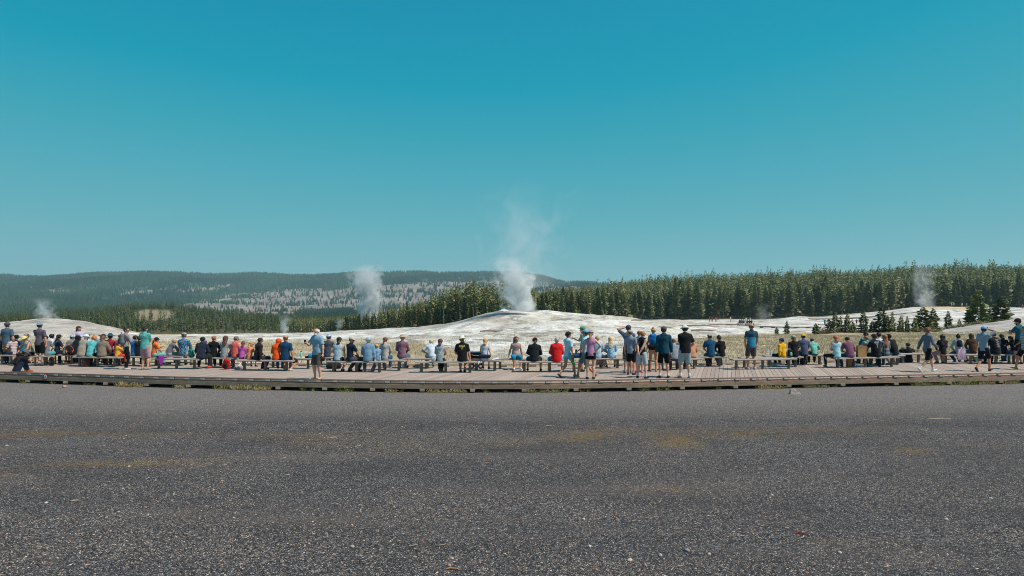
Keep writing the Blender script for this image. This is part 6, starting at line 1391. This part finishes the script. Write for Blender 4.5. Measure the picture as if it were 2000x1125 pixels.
for px, d, c, b, lab in [(1386,210,'#2aa0b8','#3a3f4a','tiny standing figure in turquoise at the foot of the woods'),(1391,210,'#c83a3a','#3a3f4a','tiny figure in red next to the turquoise one at the foot of the woods'),
        (1398,212,'#c84a40','#30343c','tiny figure in brick red right of the pair at the woods edge'),(1427,208,'#dcdcdc','#9aa0a8','tiny white dressed figure on the ridge above the seated far group'),
        (1457,206,'#e0d6c8','#a09a90','tiny pale figure on the ridge right of the white dressed one'),(1465,206,'#d8d8e0','#8a8f9a','second tiny pale figure on the ridge beside the first'),
        (1611,170,'#1fa0a0','#3a5a6a','tiny teal figure standing alone left of the pine row'),(1652,175,'#b03a5a','#3a3f4a','tiny crimson figure seen between the pines of the row'),
        (1665,178,'#d8d8dc','#7a8a9a','tiny white shirted figure seen between the pines of the row'),(1673,178,'#c8304a','#3a3f4a','tiny red figure right of the white shirted one between the pines'),
        (1736,262,'#d8c46a','#c0b070','tiny figure in yellow at the left foot of the steaming mound'),(1858,276,'#e0e0e4','#8a90a0','tiny white figure on top of the steaming mound'),
        (1863,276,'#c0b8b0','#6a6a70','tiny grey figure beside the white one on the steaming mound'),(1879,276,'#e8e4e0','#b08a70','third tiny pale figure on top of the steaming mound'),
        (1888,276,'#d0d8e8','#6a7a9a','fourth tiny bluish figure on top of the steaming mound'),(1997,270,'#f06a20','#3a3a40','tiny orange figure on the far right of the plain'),
        (120*1.0-7+0,118,'#8a3a3a','#3a3a40','') ]:
    if lab: far_person(px, d, 'stand', c, b, lab, 'tiny visitors scattered far across the plain', rnd.uniform(0, 360))
# low dark boardwalk far out on the sinter
for k, (pa, pb, d, lab) in enumerate([(1600,1700,172,'dark low far boardwalk passing behind the young pines'),(1580,1800,232,'faint far boardwalk at the foot of the right woods'),(1420,1600,124,'thin far boardwalk line in front of the young pines')]):
    xa, xb = (pa-1000)*d/FPX, (pb-1000)*d/FPX; r = empty('far_boardwalk', ((xa+xb)/2, d, 0)); tag(r, lab, 'boardwalk'); m = MB(); n = 24; L = xb-xa; hz = [ground_z(xa+L*i/n, d)+.28 for i in range(n+1)]
    hz = np.convolve(np.pad(hz, 4, mode='edge'), np.ones(9)/9, 'valid'); vs = []
    for i in range(n+1):
        X = -L/2+L*i/n; vs += [(X, -.8, hz[i]-.15), (X, -.8, hz[i]), (X, .8, hz[i]), (X, .8, hz[i]-.15)]
    fs = [(i*4+a_, i*4+4+a_, i*4+4+(a_+1) % 4, i*4+(a_+1) % 4) for i in range(n) for a_ in range(4)]+[(0,1,2,3), (n*4+3, n*4+2, n*4+1, n*4)]
    m.add(vs, fs).build('planks', wood('far_planks', S('#57493f'), S('#7c6c60')), r)
    for i in range(0, n+1, 3): MB().box(-L/2+L*i/n-.08, -L/2+L*i/n+.08, -.7, .7, hz[i]-1.2, hz[i]-.151).build('post', M_LEG, r)

# ------------------------------------------------------------------ weeds along the foot of the boardwalk
g = NG('weed_leaves', .7, .25); oi = g.n('ObjectInfo'); g.col(g.ramp(g.math('ADD', g.math('MULTIPLY', oi.outputs['Random'], .4), g.math('MULTIPLY', g.attr('tint'), .6)), [(0., S('#737b38')), (.5, S('#a3a552')), (.85, S('#c4bb76')), (1., S('#8a5f40'))])); M_WEED = g.m
g = NG('dry_weed', .85, .15); g.col(g.ramp(g.attr('tint'), [(0., S('#8f8450')), (.5, S('#b8a776')), (1., S('#9a7f5c'))])); M_DRY = g.m
def weed_mesh(seed, kind):
    R = random.Random(seed); V = []; F = []
    n = 34 if kind == 'leaf' else 90
    for i in range(n):
        a = R.random()*6.28; rr = R.random()**.7
        if kind == 'leaf':
            bx, by = math.cos(a)*rr*.12, math.sin(a)*rr*.08; hh = R.uniform(.04, .20); L = R.uniform(.02, .042); b = R.random()*6.28; t = R.uniform(-.5, .6); ox, oy = math.cos(a)*hh*.5+bx, math.sin(a)*hh*.3+by
            i0 = len(V); dx, dy = math.cos(b)*L, math.sin(b)*L
            V += [(ox, oy, hh), (ox+dx*.5-dy*.4, oy+dy*.5+dx*.4, hh+L*t*.5), (ox+dx, oy+dy, hh+L*t), (ox+dx*.5+dy*.4, oy+dy*.5-dx*.4, hh+L*t*.5)]; F += [(i0, i0+1, i0+2), (i0, i0+2, i0+3)]
            i0 = len(V); V += [(bx, by, 0), (bx+.004, by, 0), (ox, oy, hh), (ox, oy+.004, hh)]; F += [(i0, i0+1, i0+2), (i0, i0+2, i0+3)]
        else:
            bx, by = math.cos(a)*rr*.22, math.sin(a)*rr*.07; hh = R.uniform(.05, .20); lx, ly = R.uniform(-.09, .09), R.uniform(-.06, .04); i0 = len(V)
            V += [(bx-.004, by, 0), (bx+.004, by, 0), (bx+lx, by+ly, hh), (bx+lx*1.3, by+ly*1.2, hh*.85)]; F += [(i0, i0+1, i0+2), (i0, i0+2, i0+3)]
    me = mesh_np('weed', np.array(V), np.array(F), [M_WEED if kind == 'leaf' else M_DRY]); add_attr(me, 'tint', np.repeat([R.random() for _ in range(len(V)//4)], 4)); return me
WM = {'leaf': [weed_mesh(i, 'leaf') for i in range(4)], 'dry': [weed_mesh(20+i, 'dry') for i in range(4)]}
WD = [(2,'leaf',1.3),(42,'leaf',1.),(47,'leaf',.8),(101,'leaf',.8),(168,'leaf',.9),(182,'leaf',.7),(228,'dry',1.),(240,'dry',1.3),(252,'dry',1.2),(262,'leaf',.9),(272,'dry',1.),(346,'leaf',1.1),(358,'leaf',1.),(352,'dry',.8),(425,'leaf',1.2),(435,'dry',1.1),(466,'dry',1.2),(478,'dry',1.3),(492,'dry',1.3),(505,'leaf',1.2),(512,'dry',1.1),(520,'dry',.9),
      (592,'leaf',.9),(612,'leaf',.8),(660,'leaf',1.2),(672,'leaf',1.3),(684,'leaf',1.),(757,'leaf',1.1),(764,'dry',.9),(783,'leaf',.7),(845,'dry',1.),(856,'leaf',.7),(868,'dry',.9),(890,'dry',.9),(902,'dry',.9),(950,'leaf',.8),(988,'leaf',.6),(1036,'dry',.9),(1050,'leaf',.8),(1062,'dry',.8),(1083,'dry',.9),(1105,'leaf',1.),(1138,'leaf',.7),(1150,'leaf',.6),(1256,'leaf',1.2),(1264,'leaf',1.2),(1290,'leaf',.9),(1305,'leaf',1.1),
      (1404,'leaf',.9),(1484,'leaf',1.1),(1494,'dry',1.1),(1505,'leaf',1.),(1520,'dry',1.),(1533,'leaf',.8),(1582,'dry',.9),(1594,'leaf',1.),(1610,'dry',.8),(1634,'leaf',.8),(1600,'leaf',.8),(1733,'leaf',.6),(1787,'leaf',1.3),(1796,'leaf',1.2),(1806,'dry',1.1),(1815,'leaf',1.2),(1826,'leaf',1.),(1838,'leaf',1.2),(1845,'leaf',1.),(1862,'leaf',.9),(1878,'dry',1.),(1890,'dry',1.1),(1900,'leaf',1.3),(1907,'leaf',1.4),(1926,'dry',.9),(1938,'dry',.8),(1970,'dry',1.),(1984,'dry',1.)]
for i, (px, kd, s_) in enumerate(WD):
    x = px2x(px, lambda X: fy(X)-.15); y = float(fy(x))-.05-(i % 3)*.05
    o = obj('leafy_weed' if kd == 'leaf' else 'dry_grass_tuft', WM[kd][i % 4]); o.location = (x, y, gravel_z(x, y)-.005); o.scale = (s_*.85,)*3; o.rotation_euler = (0, 0, rnd.uniform(-.4, .4))
    tag(o, 'green leafy weed growing out from under the boardwalk edge' if kd == 'leaf' else 'tuft of dry straw-coloured grass at the foot of the boardwalk', 'plant' if kd == 'leaf' else 'grass tuft', 'leafy weeds along the boardwalk foot' if kd == 'leaf' else 'dry grass tufts along the boardwalk foot')

# ------------------------------------------------------------------ steam and air
def steam(name, px, row, d, Wm, Hm, label, dens, lean=.1, r0=.35, r1=.8, sc_=1.5, seed=0., thr=.45, top=1., base_fade=.04, wind=0.):
    x = (px-1000)*d/FPX; z = CZ-(row-HOR)*d/FPX; me = MB().box(-.5, .5, -.5, .5, 0, 1).mesh(name, None)
    o = obj(name, me); o.location = (x, d, z); o.scale = (Wm, Wm*.8, Hm)
    m = bpy.data.materials.new(name); m.use_nodes = True; t = m.node_tree; t.nodes.clear(); g = NG.__new__(NG); g.m = m; g.t = t; g.out = g.n('OutputMaterial')
    P = g.coord('Object'); s3 = g.n('SeparateXYZ'); g.l(P, s3.inputs[0]); X, Y, Z = s3.outputs
    mp = g.n('Mapping'); mp.inputs['Scale'].default_value = (Wm, Wm*.8, Hm); mp.inputs['Location'].default_value = (seed*13.1, seed*7.7, seed*3.3); g.l(P, mp.inputs[0])
    n1 = g.noise(mp.outputs[0], sc_*.45, 2, .5, .6); n2 = g.noise(mp.outputs[0], sc_*1.5, 5, .62, .8)
    # axis wanders with height; radius grows
    ax = g.math('ADD', g.math('MULTIPLY', Z, lean), g.math('MULTIPLY', g.math('SUBTRACT', n1, .5), g.math('MULTIPLY', Z, .9)))
    dx = g.math('SUBTRACT', X, g.math('SUBTRACT', ax, lean*.5)); rr = g.math('MULTIPLY', g.math('ADD', r0, g.math('MULTIPLY', Z, r1-r0)), .5)
    dist = g.math('SQRT', g.math('ADD', g.math('MULTIPLY', dx, dx), g.math('MULTIPLY', Y, Y)))
    fall = g.math('SUBTRACT', 1., g.math('DIVIDE', dist, rr))
    zf = g.math('MULTIPLY', g.ramp(Z, [(0., .6), (base_fade, 1.), (.55*top, .75), (.8*top, .28), (1., 0.)]), 1.)
    v = g.math('ADD', fall, g.math('MULTIPLY', g.math('SUBTRACT', n2, .5), 2.6)); v = g.math('SUBTRACT', v, thr); v = g.math('MULTIPLY', v, 2.0, clamp=True)
    box = g.math('MULTIPLY', g.ramp(g.math('ABSOLUTE', X), [(.36, 1.), (.5, 0.)]), g.ramp(g.math('ABSOLUTE', Y), [(.36, 1.), (.5, 0.)]))
    D = g.math('MULTIPLY', g.math('MULTIPLY', g.math('MULTIPLY', v, zf), box), dens)
    pv = g.n('VolumePrincipled'); pv.inputs['Color'].default_value = (.97, .985, .99, 1); pv.inputs['Anisotropy'].default_value = .25; g.l(D, pv.inputs['Density']); g.l(pv.outputs[0], g.out.inputs['Volume'])
    me.materials.append(m); return tag(o, label, kind='stuff')
steam('steam_plume', 1010, 607, 104, 12., 8.3, 'dense white steam rising from the main geyser mound', 1.5, -.04, .50, .72, .33, 1., .26)
steam('steam_plume', 1032, 560, 104, 22., 16.5, 'thin steam wisps drifting high above the main geyser', .058, .06, .85, .9, .18, 2., .40, 1., .3)
steam('steam_plume', 720, 630, 222, 17., 19.0, 'tall white steam column rising beside the left woods', 1.5, .0, .40, .80, .30, 3., .20)
steam('steam_plume', 85, 623, 112, 8., 3.6, 'low twin puff of steam on the left sinter mound', .55, -.15, .85, .95, .6, 4., .60)
steam('steam_plume', 1806, 602, 279, 19., 20.5, 'slender steam column on the far right mound', .16, .0, .65, .7, .25, 5., .40)
steam('steam_plume', 555, 652, 200, 8., 6.0, 'small steam wisp at the foot of the low woods', .6, .0, .5, .8, .4, 6., .5)
steam('steam_plume', 662, 648, 195, 6., 4., 'smallest steam puff left of the olive pines', .7, .2, .4, .8, .5, 7., .45)
steam('steam_plume', 1490, 628, 240, 11., 7., 'faint steam haze before the right woods', .07, .0, .7, .9, .3, 8., .45)
m = MB(); m.box(-4300, 4300, -80, 4350, -60, 215); me = m.mesh('haze', None); mt = bpy.data.materials.new('haze'); mt.use_nodes = True; t = mt.node_tree; t.nodes.clear()
ov = t.nodes.new('ShaderNodeOutputMaterial'); pv = t.nodes.new('ShaderNodeVolumePrincipled'); pv.inputs['Color'].default_value = (.60, .88, .95, 1); pv.inputs['Density'].default_value = HAZE = .00011; pv.inputs['Anisotropy'].default_value = .1
t.links.new(pv.outputs[0], ov.inputs['Volume']); me.materials.append(mt); o = obj('haze', me); tag(o, 'thin blue haze in the air over the valley', kind='stuff')
